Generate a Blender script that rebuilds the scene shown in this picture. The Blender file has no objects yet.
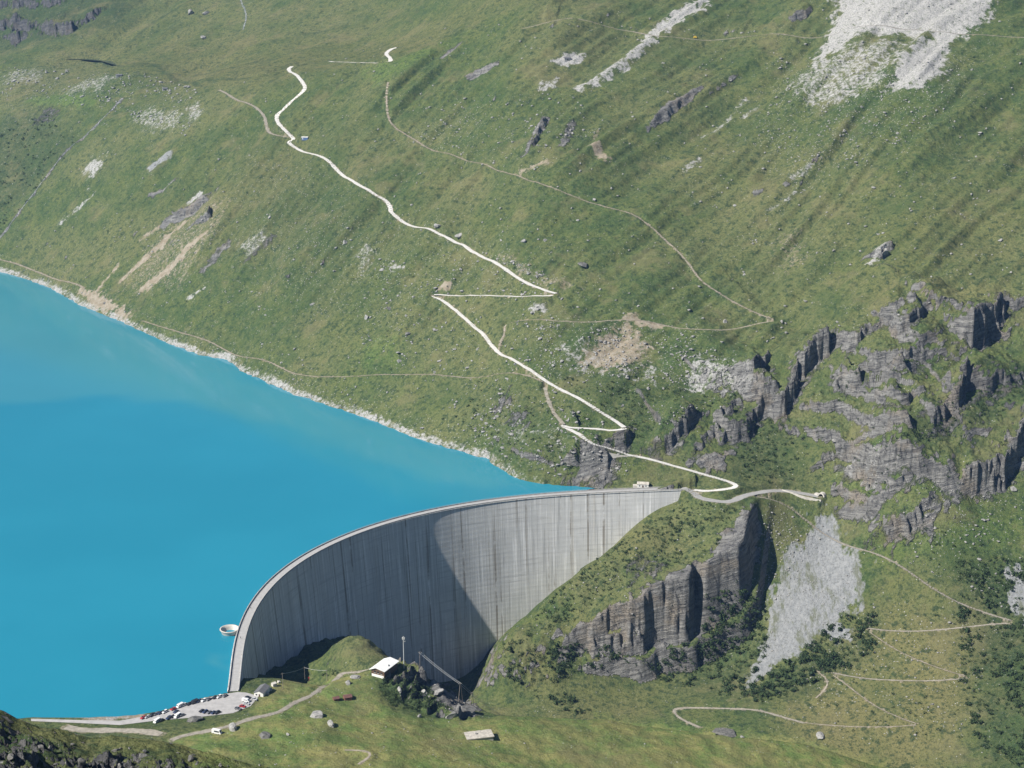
import bpy, bmesh, math, random
import numpy as np
from mathutils import Vector, Matrix
random.seed(7)
rng = np.random.default_rng(11)
sc = bpy.context.scene
COL = sc.collection

# ------------------------------------------------------------------ camera and pixel rays
F, PITCH, H = 1700.0, math.radians(16.6), 520.0
CP, SP = math.cos(PITCH), math.sin(PITCH)
def ray(u, v):
    a = (u - 512) / F; b = -(v - 384) / F
    return a, CP + b * SP, -SP + b * CP
def at(u, v, z):
    a, dy, dz = ray(u, v); t = (z - H) / dz
    return np.array([a * t, dy * t, z])
def proj(x, y, z):
    zc = y * CP - (z - H) * SP; vc = y * SP + (z - H) * CP
    return 512 + F * x / zc, 384 - F * vc / zc
cam = bpy.data.cameras.new('camera'); camo = bpy.data.objects.new('camera', cam); COL.objects.link(camo)
cam.sensor_width = 36; cam.lens = F / 1024 * 36; cam.clip_start = 1; cam.clip_end = 20000
camo.location = (0, 0, H); camo.rotation_euler = (math.pi / 2 - PITCH, 0, 0)
sc.camera = camo

# ------------------------------------------------------------------ noise in numpy
def _hash(ix, iy, seed):
    h = (ix.astype(np.uint32) * np.uint32(374761393) + iy.astype(np.uint32) * np.uint32(668265263) + np.uint32(seed * 974711 + 13))
    h = (h ^ (h >> np.uint32(13))) * np.uint32(1274126177)
    return h ^ (h >> np.uint32(16))
def noise(x, y, seed=0):
    x = np.asarray(x, np.float32); y = np.asarray(y, np.float32)
    fx = np.floor(x); fy = np.floor(y); ix = fx.astype(np.int32); iy = fy.astype(np.int32)
    dx = x - fx; dy = y - fy
    ux = dx * dx * dx * (dx * (dx * 6 - 15) + 10); uy = dy * dy * dy * (dy * (dy * 6 - 15) + 10)
    def g(ox, oy):
        a = _hash(ix + ox, iy + oy, seed).astype(np.float32) * np.float32(2 * math.pi / 4294967296.0)
        return np.cos(a) * (dx - ox) + np.sin(a) * (dy - oy)
    n0 = g(0, 0); n1 = g(1, 0); a = n0 + ux * (n1 - n0)
    n2 = g(0, 1); n3 = g(1, 1); b = n2 + ux * (n3 - n2)
    return (a + uy * (b - a)) * 1.5
def sstep(a, b, x):
    t = np.clip((x - a) / (b - a), 0, 1); return t * t * (3 - 2 * t)

# ------------------------------------------------------------------ radial basis fields through known points
class RBF:
    def __init__(s, pts, c=35.0):
        P = np.array(pts, float); s.p = P[:, :2]; n = len(P); s.c = c
        D = np.hypot(P[:, None, 0] - P[None, :, 0], P[:, None, 1] - P[None, :, 1])
        A = np.zeros((n + 3, n + 3)); A[:n, :n] = -np.sqrt(D * D + c * c) + np.eye(n) * 2.0
        A[:n, n] = 1; A[:n, n + 1:] = s.p / 1000; A[n, :n] = 1; A[n + 1:, :n] = s.p.T / 1000
        b = np.r_[P[:, 2], 0, 0, 0]; s.w = np.linalg.solve(A, b)
    def __call__(s, x, y):
        n = len(s.p); out = np.full(x.shape, s.w[n], np.float32) + (s.w[n + 1] * x + s.w[n + 2] * y) / 1000
        for i in range(n):
            out -= np.float32(s.w[i]) * np.sqrt((x - np.float32(s.p[i, 0])) ** 2 + (y - np.float32(s.p[i, 1])) ** 2 + np.float32(s.c ** 2))
        return out
def poly_sd(x, y, poly, reach=60):
    """signed distance to a closed plan polygon, positive inside; -reach far outside"""
    P = np.array(poly)[:, :2]; out = np.full(x.shape, -reach, np.float32)
    m = (x > P[:, 0].min() - reach) & (x < P[:, 0].max() + reach) & (y > P[:, 1].min() - reach) & (y < P[:, 1].max() + reach)
    if not m.any(): return out
    X = x[m]; Y = y[m]; d2 = np.full(X.shape, 1e12, np.float32); ins = np.zeros(X.shape, bool)
    for i in range(len(P)):
        ax, ay = P[i]; bx, by = P[(i + 1) % len(P)]
        ex, ey = bx - ax, by - ay; L = ex * ex + ey * ey + 1e-9
        t = np.clip(((X - ax) * ex + (Y - ay) * ey) / L, 0, 1)
        d2 = np.minimum(d2, (X - ax - t * ex) ** 2 + (Y - ay - t * ey) ** 2)
        c = ((ay > Y) != (by > Y))
        if by != ay: ins ^= c & (X < ex * (Y - ay) / (by - ay) + ax)
    d = np.sqrt(d2); out[m] = np.where(ins, d, -d); return out
def line_sd(x, y, pts, reach):
    """(distance, side, arc parameter 0..1) to an open plan polyline, inside its bounding box; index mask first"""
    P = np.array(pts)[:, :2]
    m = (x > P[:, 0].min() - reach) & (x < P[:, 0].max() + reach) & (y > P[:, 1].min() - reach) & (y < P[:, 1].max() + reach)
    X = x[m]; Y = y[m]; best = np.full(X.shape, 1e12, np.float32); side = np.zeros(X.shape, np.float32); par = np.zeros(X.shape, np.float32)
    seg = np.hypot(*np.diff(P, axis=0).T); cum = np.r_[0, np.cumsum(seg)]
    for i in range(len(P) - 1):
        ax, ay = P[i]; ex, ey = P[i + 1] - P[i]; L = ex * ex + ey * ey + 1e-9
        t = np.clip(((X - ax) * ex + (Y - ay) * ey) / L, 0, 1)
        d2 = (X - ax - t * ex) ** 2 + (Y - ay - t * ey) ** 2; k = d2 < best
        best[k] = d2[k]; side[k] = np.sign(ex * (Y - ay) - ey * (X - ax))[k]; par[k] = ((cum[i] + t * seg[i]) / cum[-1])[k]
    return m, np.sqrt(best), side, par

# ------------------------------------------------------------------ the dam crest in plan (downstream edge)
CR = np.array([at(u, v, 0) for u, v in [(238.7, 691), (243, 647.5), (251, 622.5), (270, 591), (280, 580), (303, 560), (355.4, 536), (416, 517), (453, 508), (512.6, 500.5), (574, 494.8), (619, 492), (688, 489.5)]])
_t = np.r_[0, np.cumsum(np.hypot(*np.diff(CR[:, :2], axis=0).T))]
_px, _py = np.polyfit(_t, CR[:, 0], 5), np.polyfit(_t, CR[:, 1], 5)
DL = _t[-1]; TT = np.linspace(0, DL, 305)
DX, DY = np.polyval(_px, TT), np.polyval(_py, TT)
DNX, DNY = -np.gradient(DY), np.gradient(DX); _n = np.hypot(DNX, DNY); DNX /= _n; DNY /= _n   # points upstream (left of travel)
def on_dam(u, v):
    a, dy, dz = ray(u, v); r = DX / DY - a / dy
    i = [k for k in range(40, 304) if r[k] * r[k + 1] <= 0][0]
    w = r[i] / (r[i] - r[i + 1]); X = DX[i] + w * (DX[i + 1] - DX[i]); Y = DY[i] + w * (DY[i + 1] - DY[i])
    return np.array([X, Y, H + Y * dz / dy])

# ------------------------------------------------------------------ control points of the land
WL = -3.0
shore = [(-420, 150), (-200, 212), (-80, 248), (0, 272), (20, 277), (50, 288), (82, 306), (122, 322), (150, 335), (165, 342), (200, 355), (228, 360), (240, 370), (290, 393), (330, 406), (371, 420), (418, 439), (465, 453), (485, 458), (500, 469), (519, 479), (542, 484), (574, 486.6), (600, 488)]
SH = [at(u, v, WL) for u, v in shore]
def column(u, v0, z0, steps):
    y = (H - z0) / (-ray(u, v0)[2] / ray(u, v0)[1]); z = z0; out = []
    for v, s in steps:
        a, dy, dz = ray(u, v); t = -dz / dy
        yn = (H - z + s * y) / (t + s); z = H - yn * t; y = yn
        out.append((a / dy * y, y, z))
    return out
west = [tuple(p) for p in SH]
def subdiv(v0, steps):
    out = []
    for v, s in steps:
        n = max(1, int(abs(v0 - v) / 55)); out += [(v0 + (v - v0) * (k + 1) / n, s) for k in range(n)]; v0 = v
    return out
def addc(u, v0, z0, steps): west.extend(column(u, v0, z0, subdiv(v0, steps)))
addc(-260, 195, WL, [(100, .46), (62, .3), (52, .03), (-30, .5)])
addc(-100, 242, WL, [(110, .46), (62, .3), (52, .03), (0, .5), (-40, .4)])
addc(0, 272, WL, [(110, .46), (64, .28), (54, .03), (0, .5), (-40, .4)])
addc(100, 313, WL, [(150, .46), (80, .34), (62, .03), (0, .45), (-40, .4)])
addc(200, 355, WL, [(180, .47), (95, .40), (72, .05), (40, .15), (-40, .35)])
addc(300, 396, WL, [(180, .48), (78, .42), (52, .04), (25, .15), (-40, .3)])
addc(400, 432, WL, [(300, .5), (150, .48), (66, .45), (40, .05), (15, .15), (-40, .3)])
addc(470, 455, WL, [(300, .52), (150, .48), (40, .42), (10, .2), (-40, .3)])
addc(520, 479, WL, [(450, .75), (300, .5), (150, .5), (20, .43), (-40, .35)])
addc(640, 489, -1, [(420, .65), (300, .48), (0, .46), (-60, .4)])
addc(780, 488, -3, [(400, .78), (300, .55), (0, .46), (-60, .4)])
addc(900, 560, -35, [(480, 1.0), (380, .85), (300, .62), (0, .46), (-60, .4)])
addc(1024, 620, -68, [(520, .7), (400, .9), (290, .75), (0, .46), (-60, .4)])
addc(1180, 600, -40, [(500, .7), (400, .85), (290, .7), (0, .46), (-60, .4)])
fixed = [(575, 660, -125), (640, 672, -128), (505, 655, -110), (510, 690, -138), (570, 649, -112), (597, 655, -120), (663, 655, -122), (691, 630, -108), (738, 590, -75), (760, 540, -38), (758, 500, -5),
         (755, 685, -122), (830, 515, -22), (800, 600, -75), (845, 545, -38), (1010, 620, -70), (866, 628, -84), (965, 678, -98), (835, 675, -110), (900, 722, -118), (760, 712, -128), (690, 712, -134), (600, 700, -138),
         (640, 684, -134), (560, 720, -140), (500, 712, -142), (1024, 768, -122), (1024, 700, -95), (900, 768, -135), (1150, 700, -75), (1180, 780, -110), (780, 489, -4), (820, 497, -8), (740, 487, -1), (700, 488, 0)]
west += [tuple(at(u, v, z)) for u, v, z in fixed]
west += [(-60, 1200, -140), (0, 1180, -142), (100, 1150, -140), (200, 1060, -140), (330, 1010, -140), (-60, 1290, -145), (-20, 1320, -146), (-150, 1200, -110), (450, 1000, -135)]
west += [tuple(on_dam(437, 669)), tuple(on_dam(457, 660))]
G_rbf = RBF(west, 38)
down = [q for q in west if not (q[0] < 150 and q[1] > 1330)] + [tuple(on_dam(u, v) - (0, 0, 3)) for u, v in [(675, 497), (660, 503), (630, 525), (600, 548), (570, 571), (545, 592), (520, 612), (498, 640), (480, 655), (410, 668), (378, 652), (345, 628), (310, 641), (279, 664)]]
down = [q for i, q in enumerate(down) if all(math.hypot(q[0] - r[0], q[1] - r[1]) > 7 for r in down[:i])]
down += [tuple(at(u, v, z)) for u, v, z in [(722, 491, 0), (745, 497, -3)]]
down = [q for q in down if not (90 < q[0] < 165 and q[1] > 1402)] + [(120, 1405, -26), (150, 1411, -13), (170, 1418, -2)]
D_rbf = RBF(down, 25)
down_poly = [(DX[i] + DNX[i] * 3, DY[i] + DNY[i] * 3) for i in range(0, 305, 4)] + [tuple(at(u, v, z))[:2] for u, v, z in [(700, 487.5, 0), (735, 485, 0), (758, 490, -3), (790, 494, -6), (815, 505, -16), (866, 560, -45), (1010, 620, -70), (1200, 700, -75)]] + [(700, 850), (-300, 850)]
hill = [tuple(on_dam(u, v + 3) - (0, 0, 6)) for u, v in [(675, 497), (660, 503), (630, 525), (600, 548), (570, 571), (545, 592), (520, 612), (500, 628)]]
hill += [tuple(at(u, v, z)) for u, v, z in [(693, 492, -3), (702, 498, -3), (740, 498, -2), (755, 497, -3), (700, 510, -9), (640, 525, -25), (680, 530, -26), (720, 515, -13), (600, 560, -48), (640, 560, -45), (560, 590, -68), (600, 590, -64),
         (690, 545, -34), (735, 520, -12), (570, 629, -92), (624, 602, -68), (652, 586, -57), (703, 562, -38), (734, 530, -17), (737, 547, -28), (720, 555, -34), (751, 503, -5), (498, 645, -105), (530, 640, -98), (760, 495, -3)]]
T_rbf = RBF(hill, 25)
hill_poly = [tuple(on_dam(u, v) + (0, 14, 0))[:2] for u, v in [(500, 628), (545, 592), (600, 548), (660, 503)]] + [(160, 1436)] + \
            [tuple(at(u, v, z))[:2] for u, v, z in [(735, 486, -1), (758, 494, -3), (755, 503, -5), (752, 515, -10), (747, 532, -16), (739, 549, -28), (722, 557, -35), (706, 564, -39), (695, 556, -35), (689, 574, -45), (676, 581, -52), (652, 588, -58), (640, 604, -68), (612, 612, -76), (590, 625, -86), (570, 632, -94), (545, 640, -101), (505, 652, -110)]]
east = [tuple(at(u, v, z)) for u, v, z in [(190, 705, 0), (228, 694, 0), (245, 694, 0), (258, 696, -.5), (150, 715, 0), (100, 722, 0), (30, 720, 0), (-150, 718, 0), (230, 712, 1), (195, 716, 1), (216, 730, 6), (150, 740, 6), (60, 740, 4), (200, 768, 18), (0, 768, 22), (-200, 768, 22),
        (266, 690, -2), (285, 682, -5), (318, 682, -8), (300, 700, -2), (345, 697, -5), (320, 720, 3), (386, 667, -4), (372, 668, -4), (353, 672, -5), (400, 668, -5), (425, 673, -14), (440, 690, -20), (420, 700, -16), (395, 712, -10), (430, 714, -16), (470, 708, -30), (400, 735, -2), (480, 735, -14), (510, 719, -20), (560, 730, -21), (600, 722, -29), (700, 735, -37), (800, 745, -45), (868, 766, -59),
        (500, 768, -9), (600, 760, -22), (700, 768, -33), (800, 768, -45), (300, 768, 10), (400, 768, 4),
        (350, 637, -9), (338, 649, -19), (365, 648, -15), (340, 660, -22), (372, 658, -17), (320, 664, -56), (300, 658, -60), (288, 668, -52), (322, 642, -66), (329, 651, -50)]] + [(-115, 1170, -28), (-118, 1205, -55), (-120, 1250, -78), (-98, 1290, -105), (-85, 1190, -65), (-82, 1128, -32), (-140, 1240, -68), (-160, 1090, -32), (-130, 1085, -30), (-105, 1095, -22), (-60, 1110, -45), (-70, 1150, -70), (-140, 1122, -47), (-152, 1102, -38), (-176, 1052, -5), (-178, 1080, -18), (-174, 1112, -36)]
east += [tuple(on_dam(u, v) - (0, 0, 2)) for u, v in [(279, 664), (291, 652), (310, 641), (345, 628), (362, 640), (378, 652)]] + [tuple(at(275, 677, -12))]
M_rbf = RBF(east, 22)
east_poly = [tuple(at(u, v, z))[:2] for u, v, z in [(-500, 712, 0), (-150, 712, -1), (16, 714, -1), (82, 713.6, -1), (137, 711, -1), (164, 708, -1), (226, 693, -1)]] + [(-192, 1030), (-203, 1100), (-205, 1140), (-197, 1200)] + \
            [tuple(on_dam(u, v) + (-4, 8, 0))[:2] for u, v in [(291, 652), (310, 641), (345, 628), (378, 645)]] + \
            [tuple(at(u, v, z))[:2] for u, v, z in [(400, 655, -30), (425, 666, -16), (446, 684, -24), (481, 706, -36), (512, 714.5, -27), (600, 717.5, -34), (700, 731, -40), (800, 741, -48), (880, 763, -63), (1000, 810, -115)]] + [(500, 850), (480, 300), (-520, 300)]
lake_poly = [tuple(p)[:2] for p in SH] + [(120, 1424), (40, 1408)] + [(DX[i] + DNX[i] * 4, DY[i] + DNY[i] * 4) for i in range(210, -1, -6)] + \
            [tuple(at(u, v, WL))[:2] for u, v in [(225, 694.5), (164, 709), (137, 712.5), (82, 714.5), (16, 715), (-150, 713), (-500, 713)]]

# ------------------------------------------------------------------ the land sheet: rows forward, columns fan out
def rows(*seg):
    out = []
    for a, b, s in seg: out.append(np.arange(a, b, s))
    return np.concatenate(out)
YR = rows((20, 240, 12), (240, 345, .6), (345, 850, 14), (850, 1250, 1.5), (1250, 1720, 1.1), (1720, 2350, 1.7), (2350, 3300, 3.2), (3300, 4600, 25)).astype(np.float32)
AC = np.linspace(-.405, .405, 1260).astype(np.float32)
Y2, A2 = np.meshgrid(YR, AC, indexing='ij'); X2 = Y2 * A2
nR, nC = X2.shape
def jump(u, v, Z):
    """first land hit along a pixel ray -> world point"""
    a, dy, dz = ray(u, v); k = (a / dy - AC[0]) / (AC[1] - AC[0]); j = int(np.clip(k, 0, nC - 2)); w = k - j
    zz = Z[:, j] * (1 - w) + Z[:, j + 1] * w; rz = H + YR * dz / dy
    hit = np.nonzero((zz >= rz))[0]; hit = hit[hit > 0]
    i = hit[0] if len(hit) else nR - 1
    d0 = rz[i - 1] - zz[i - 1]; d1 = rz[i] - zz[i]; q = d0 / (d0 - d1 + 1e-9); q = min(max(q, 0), 1)
    y = YR[i - 1] + q * (YR[i] - YR[i - 1])
    return np.array([a / dy * y, y, H + y * dz / dy])
def zat(x, y, Z):
    k = (x / y - AC[0]) / (AC[1] - AC[0]); j = int(np.clip(k, 0, nC - 2)); w = k - j
    i = int(np.clip(np.searchsorted(YR, y) - 1, 0, nR - 2)); q = (y - YR[i]) / (YR[i + 1] - YR[i])
    return float((Z[i, j] * (1 - w) + Z[i, j + 1] * w) * (1 - q) + (Z[i + 1, j] * (1 - w) + Z[i + 1, j + 1] * w) * q)

Z = G_rbf(X2, Y2)
n40 = noise(X2 / 40, Y2 / 40, 3); n14 = noise(X2 / 14, Y2 / 14, 4); n6 = noise(X2 / 6, Y2 / 6, 5); n100 = noise(X2 / 110, Y2 / 110, 6); n3 = noise(X2 / 2.8, Y2 / 2.8, 8)
# broad relief of the open slope: swells and gullies that run down the fall line
dsd = poly_sd(X2, Y2, down_poly, 60); dw = sstep(0, np.where(X2 > 158, 26, 1.5), dsd + np.where(X2 > 158, 13, 0)).astype(np.float32); Z = Z + (D_rbf(X2, Y2) - Z) * dw
side = sstep(20, 90, Z) * sstep(1300, 1500, Y2)
al = X2 * .70 + Y2 * .71; ac = -X2 * .71 + Y2 * .70 + 14 * n100
gul = noise(ac / 55, al / 420, 21) + .55 * noise(ac / 24, al / 240, 22) + .3 * noise(ac / 10, al / 110, 23)
Z += side * (6.5 * n100 + 9.5 * gul) * (.35 + .65 * sstep(2330, 2130, Y2))
# the rock hill by the right abutment
T = T_rbf(X2, Y2)
hs = poly_sd(X2, Y2, hill_poly, 60)
crag = 9 * n40 + 6 * n14 + 3.6 * n6 + 1.5 * n3
wl = 24 * sstep(62, 30, X2)                                   # the left flank is a slope, the right a cliff
cg = crag * sstep(-26, -56, T); cg2 = (8 * noise(X2 / 23, Y2 / 23, 71) + 4 * n6 + 2 * n3) * sstep(-26, -56, T)
hw = .40 * sstep(-4 - wl, 2 + wl * .4, hs + .6 * cg - 1) + .33 * sstep(-4 - wl, 2 + wl * .4, hs + cg2 * .8 - 7 + 9) + .27 * sstep(-4 - wl, 2 + wl * .4, hs + .5 * cg2 - .4 * cg + 12)
HILL = hw * (T > Z)
Z = Z + np.maximum(T + 2.0 * n14 + 1.5 * n40 * sstep(4, 20, hs) - Z, 0) * hw
# terraces of the rock bands and single ledges
rocky_px = [(640, 445), (700, 400), (790, 372), (830, 322), (900, 302), (1024, 282), (1160, 262), (1160, 470), (1024, 470), (950, 522), (880, 548), (840, 512), (820, 478), (800, 440), (760, 430), (700, 470)]
rp = [jump(u, v, Z)[:2] for u, v in rocky_px]
rk = sstep(-6, 22, poly_sd(X2, Y2, rp, 80) + 8 * n40)
hh = Z + .28 * X2 - .10 * Y2 + 9 * n40 + 4 * n14 + 2.6 * n6 + 1.3 * n3
def terr(h, st, k): 
    f = h / st; i = np.floor(f); return (i + sstep(.5 - k, .5 + k, f - i)) * st - h
Z += rk * (.50 * terr(hh, 25, .13) * (.55 + .9 * n100) + .34 * terr(hh + 5 * n14, 7.3, .16))
Z0 = Z.copy()
ledges = [  # lifted side lies left of the drawn direction
 ([(780, 422), (795, 388), (805, 366), (820, 354), (836, 337)], 17), ([(846, 354), (866, 334), (884, 322), (909, 316)], 9), ([(830, 384), (846, 390), (857, 385), (863, 369)], 11),
 ([(899, 346), (909, 333), (924, 317)], 8), ([(962, 350), (972, 345), (986, 336), (1000, 318), (1004, 298)], 21), ([(930, 434), (940, 428), (953, 421), (964, 404), (962, 387)], 20),
 ([(852, 364), (880, 366), (905, 364), (930, 362), (956, 356)], 7), ([(838, 470), (858, 476), (879, 478), (919, 475), (938, 478), (958, 498)], 15), ([(810, 472), (839, 455), (879, 449), (915, 455)], 6),
 ([(835, 512), (862, 517), (879, 504), (917, 481)], 8), ([(865, 545), (909, 532), (921, 512), (943, 498)], 10), ([(955, 479), (978, 481), (1003, 475), (1023, 445), (1050, 400)], 18),
 ([(645, 447), (660, 452), (674, 450), (697, 415)], 14), ([(692, 457), (711, 438), (730, 416), (747, 402)], 10), ([(718, 442), (749, 432), (762, 409), (782, 398)], 13), ([(752, 396), (761, 378), (773, 368)], 9),
 ([(592, 448), (612, 450), (627, 447), (631, 430)], 8), ([(560, 486), (574, 484.5), (599, 484.5), (616, 461)], 17), ([(958, 390), (985, 398), (1010, 388), (1030, 372)], 10), ([(880, 402), (905, 412), (930, 405), (945, 395)], 7),
 ([(-20, 26), (25, 28), (62, 32), (85, 23), (112, 4)], 13), ([(-20, 9), (37, 11), (75, 2)], 10), ([(8, 42), (16, 40), (12, 26)], 12),
 ([(648, 128), (676, 108), (700, 88)], 5), ([(528, 152), (540, 134), (548, 116)], 6), ([(566, 134), (572, 122), (575, 118)], 5), ([(540, 30), (556, 25)], 5), ([(470, 76), (497, 64)], 5), ([(722, 34), (745, 33)], 4), ([(790, 22), (815, 10)], 8), ([(880, 262), (893, 244)], 7), ([(205, 222), (212, 208)], 9), ([(160, 226), (190, 212), (212, 196)], 6), ([(740, 198), (800, 185), (820, 150)], 4)]
for pts, h in ledges:
    h *= 1.3
    P = [jump(u, v, Z0) for u, v in pts]; D = max(p[1] for p in P); k = D / 1400
    L = 2.2 * h + 12; m, d, sd, par = line_sd(X2, Y2, P, L * 3)
    if not m.any(): continue
    sdv = d * sd + (2.6 * n14[m] + 2.4 * n6[m] + 1.1 * n3[m] + 3.0 * n40[m]) * min(1.4, h / 9) * k
    tap = sstep(0, .16, par) * sstep(1, .84, par) * (.75 + .6 * n40[m])
    Z[m] += h * tap * sstep(-1.6 * k, 1.6 * k, sdv) * np.exp(-np.maximum(sdv, 0) / L) - .25 * h * tap * np.exp(-np.maximum(-sdv, 0) / (h * .8 + 4)) * (1 - sstep(-1.6, 1.6, sdv))
# small relief
rough = sstep(-4, 25, Z) * sstep(1350, 1450, Y2) + .6 * sstep(1240, 1330, Y2) * sstep(-10, 20, X2)
Z += np.clip(rough, 0, 1) * (1.3 * n40 + .75 * n14 + .35 * n6 + .15 * n3)
# east bank: car park shelf, meadow, knobs
es = poly_sd(X2, Y2, east_poly, 60)
Mz = M_rbf(X2, Y2)
mw = sstep(-13, 7, es + 3 * n14 * sstep(-2, -12, Mz)) * sstep(835, 885, Y2)
Mz = Mz + sstep(2, 14, np.abs(es)) * (1.5 * n40 + .9 * n14 + .35 * n6) * sstep(6, 25, poly_sd(X2, Y2, [at(u, v, 0)[:2] for u, v in [(228, 690), (262, 692), (255, 712), (190, 722), (100, 730), (0, 730), (0, 716), (137, 712)]], 40) * -1 + 6)
knob_px = [(385, 668), (425, 668), (446, 684), (481, 706), (478, 716), (440, 716), (400, 712), (380, 692)]
kn = sstep(-4, 10, poly_sd(X2, Y2, [at(u, v, -16)[:2] for u, v in knob_px], 40))
Mz += 1.6 * n14 * sstep(1110, 1135, Y2) + 1.0 * n6 * sstep(1110, 1135, Y2)
Mz += kn * (5.5 * n14 + 2.8 * n6 + 1.0 * n3 + 2.2 * terr(Mz + 6 * n14, 6, .12) + 1.5)
Z = Z + (Mz - Z) * mw
# lake bed
ls = poly_sd(X2, Y2, lake_poly, 90)
lsn = ls + (2.4 * n14 + 1.2 * n6) * sstep(1300, 1400, Y2)
Z = np.where(lsn > 0, np.minimum(WL - .9 * np.minimum(lsn, 60), WL - .05), Z)
near_shore = (lsn <= 0) & (lsn > -45) & ((es < -20) | (Y2 > 1300)) & (Y2 > 1380) & (dw < .5)
cap = WL + .95 * (-lsn) + .4
Z = np.where(near_shore, np.maximum(np.minimum(Z, cap + np.maximum(-lsn - 15, 0) * 3), WL + .3 * (-lsn)), Z)
# the viewer's own slope and the rocky rise in the near left corner
ridge_px = np.array([(-330, 660), (-100, 688), (0, 709.5), (14, 717.5), (33, 724), (55, 730), (85, 737), (110, 736.5), (131, 737.5), (153, 740), (170, 743), (191, 748), (219, 755), (246, 762), (274, 770), (330, 794), (420, 830)], float)
rx = []; rz = []
for u, v in ridge_px:
    a, dy, dz = ray(u, v); rx.append(a / dy); rz.append(H + 300 * dz / dy)
crest = np.interp(A2, rx, rz)
near = H - .605 * Y2 - 2 + np.minimum(1.2 * n14, 0)
nn = 1.0 * noise(X2 / 7, Y2 / 7, 31) + .55 * noise(X2 / 2.6, Y2 / 2.6, 32) + .25 * noise(X2 / 1.1, Y2 / 1.1, 33)
face = sstep(-.5, 1.0, noise(X2 / 9, Y2 / 9, 34) + (X2 < -55) * .6) * sstep(297, 284, Y2)
saw = lambda q: (q - np.floor(q)) * sstep(1.0, .86, q - np.floor(q))
wx = X2 + .35 * Y2 + 3.0 * noise(X2 / 6, Y2 / 6, 35)
crg = 2.6 * saw(wx / 13) + 1.5 * saw(wx / 5.3 + .3 * Y2) + .8 * saw(wx / 2.3 + .21 * Y2)
mound = -crg.mean() * face * .7 + crg * face * .9 + crest + .13 * np.minimum(300 - Y2, 34) - np.maximum(Y2 - 300, 0) * .95 - np.maximum(266 - Y2, 0) * 1.2 + nn * (.45 + 1.6 * face) + face * .8 * terr(nn * 2 + Y2 * .3, 1.7, .2)
mound = np.where(A2 < np.interp(330, ridge_px[:, 0], rx), mound, -999)
nz = np.maximum(near, np.where((Y2 > 235) & (Y2 < 460), mound, -999))
Z = nz + (Z - nz) * sstep(835, 885, Y2)
# flat car park
cp_px = [(238, 692), (246, 692.5), (259, 696), (250.6, 706), (233, 713), (194, 717.5), (180, 718.5), (152, 721), (120, 725), (80, 723), (31, 721), (31, 718.6), (80, 720), (120, 720.6), (138, 717.4), (168, 710), (201, 698.8), (226, 693.6)]
CPK = [at(u, v, 0) for u, v in cp_px]
cs = poly_sd(X2, Y2, CPK, 40); w = sstep(-14, -1.5, cs)
Z = Z + (-.25 - Z) * w * (lsn <= 0)

# ------------------------------------------------------------------ roads, tracks and footpaths on the land
def spline(P, step=3.0, it=2):
    P = [np.array(p) for p in P]
    for _ in range(it):
        Q = [P[0]]
        for a, b in zip(P[:-1], P[1:]): Q += [a * .75 + b * .25, a * .25 + b * .75]
        P = Q + [P[-1]]
    P = np.array(P); d = np.r_[0, np.cumsum(np.hypot(*np.diff(P[:, :2], axis=0).T))]
    t = np.linspace(0, d[-1], max(3, int(d[-1] / step)))
    return np.c_[np.interp(t, d, P[:, 0]), np.interp(t, d, P[:, 1])]
ROADS = []  # (name, pixels, half width m, material key)
main_px = [(292, 66), (287, 70), (302, 82), (306, 87), (300, 94), (291, 101), (283, 110), (276, 118), (278, 124), (287, 132), (295, 136.5), (289, 141), (289, 144), (300, 150), (320, 156), (330, 161), (337, 169), (350, 180), (372, 193), (386, 201), (391, 207), (390, 211), (397, 217), (420, 227), (450, 242), (480, 257), (510, 275), (540, 290), (556, 294.5)]
ROADS.append(('gravel_road', main_px, 2.6, 'gravel'))
ROADS.append(('gravel_road', [(557, 294.2), (545, 295.3), (520, 295.2), (490, 295.7), (460, 295.2), (440, 293.7), (434, 294.5)], 2.0, 'gravel'))
ROADS.append(('gravel_road', [(433, 294), (436, 297), (445, 304), (460, 314), (473, 325), (482, 333), (492, 345), (500, 354), (520, 363), (535, 374), (550, 384), (567, 393.5), (592, 406), (614, 420), (624.5, 427)], 2.2, 'gravel'))
ROADS.append(('gravel_road', [(626, 427.5), (622, 430), (614, 431), (599, 428), (570.6, 425.6), (562, 425.4)], 2.0, 'gravel'))
ROADS.append(('gravel_road', [(562, 425), (577, 434), (592.5, 445), (608, 450.6), (636, 454), (667.5, 464), (699, 473), (727, 481), (738, 486), (731, 490), (705, 491), (694, 491.5)], 2.3, 'gravel'))
ROADS.append(('gravel_road', [(545, 384), (547, 397), (553, 412.5), (564, 426)], 1.6, 'track'))
ROADS.append(('gravel_road', [(330, 61.5), (345, 62.5), (360, 63), (387, 63.5), (392, 60), (385, 54), (390, 50), (398, 46.5)], 2.6, 'gravel'))
ROADS.append(('gravel_road', [(219, 90), (230, 96), (245, 103), (258, 109), (265, 116), (266, 125), (269, 134), (275, 135.5), (289, 138)], 1.9, 'track'))
ROADS.append(('asphalt_road', [(686, 493.2), (694, 493.6), (701, 498.6), (717, 503), (731, 502.4), (743, 496.5), (759, 491), (783, 489), (799, 492.5), (818, 497)], 3.6, 'asphalt'))
ROADS.append(('gravel_track', [(750, 495), (764, 496), (783, 502), (799, 513), (812, 525), (829.5, 539), (842, 545), (862, 549), (879, 554), (909, 571), (933.5, 590), (958, 603), (990, 614.5), (1011, 621)], 1.2, 'track'))
ROADS.append(('gravel_track', [(1010, 622), (978.5, 625.5), (934, 631), (896, 632), (868, 628.6)], .95, 'track'))
ROADS.append(('gravel_track', [(868, 629), (890, 647.6), (921.5, 662), (947, 671), (965, 676)], .5, 'path'))
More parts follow.
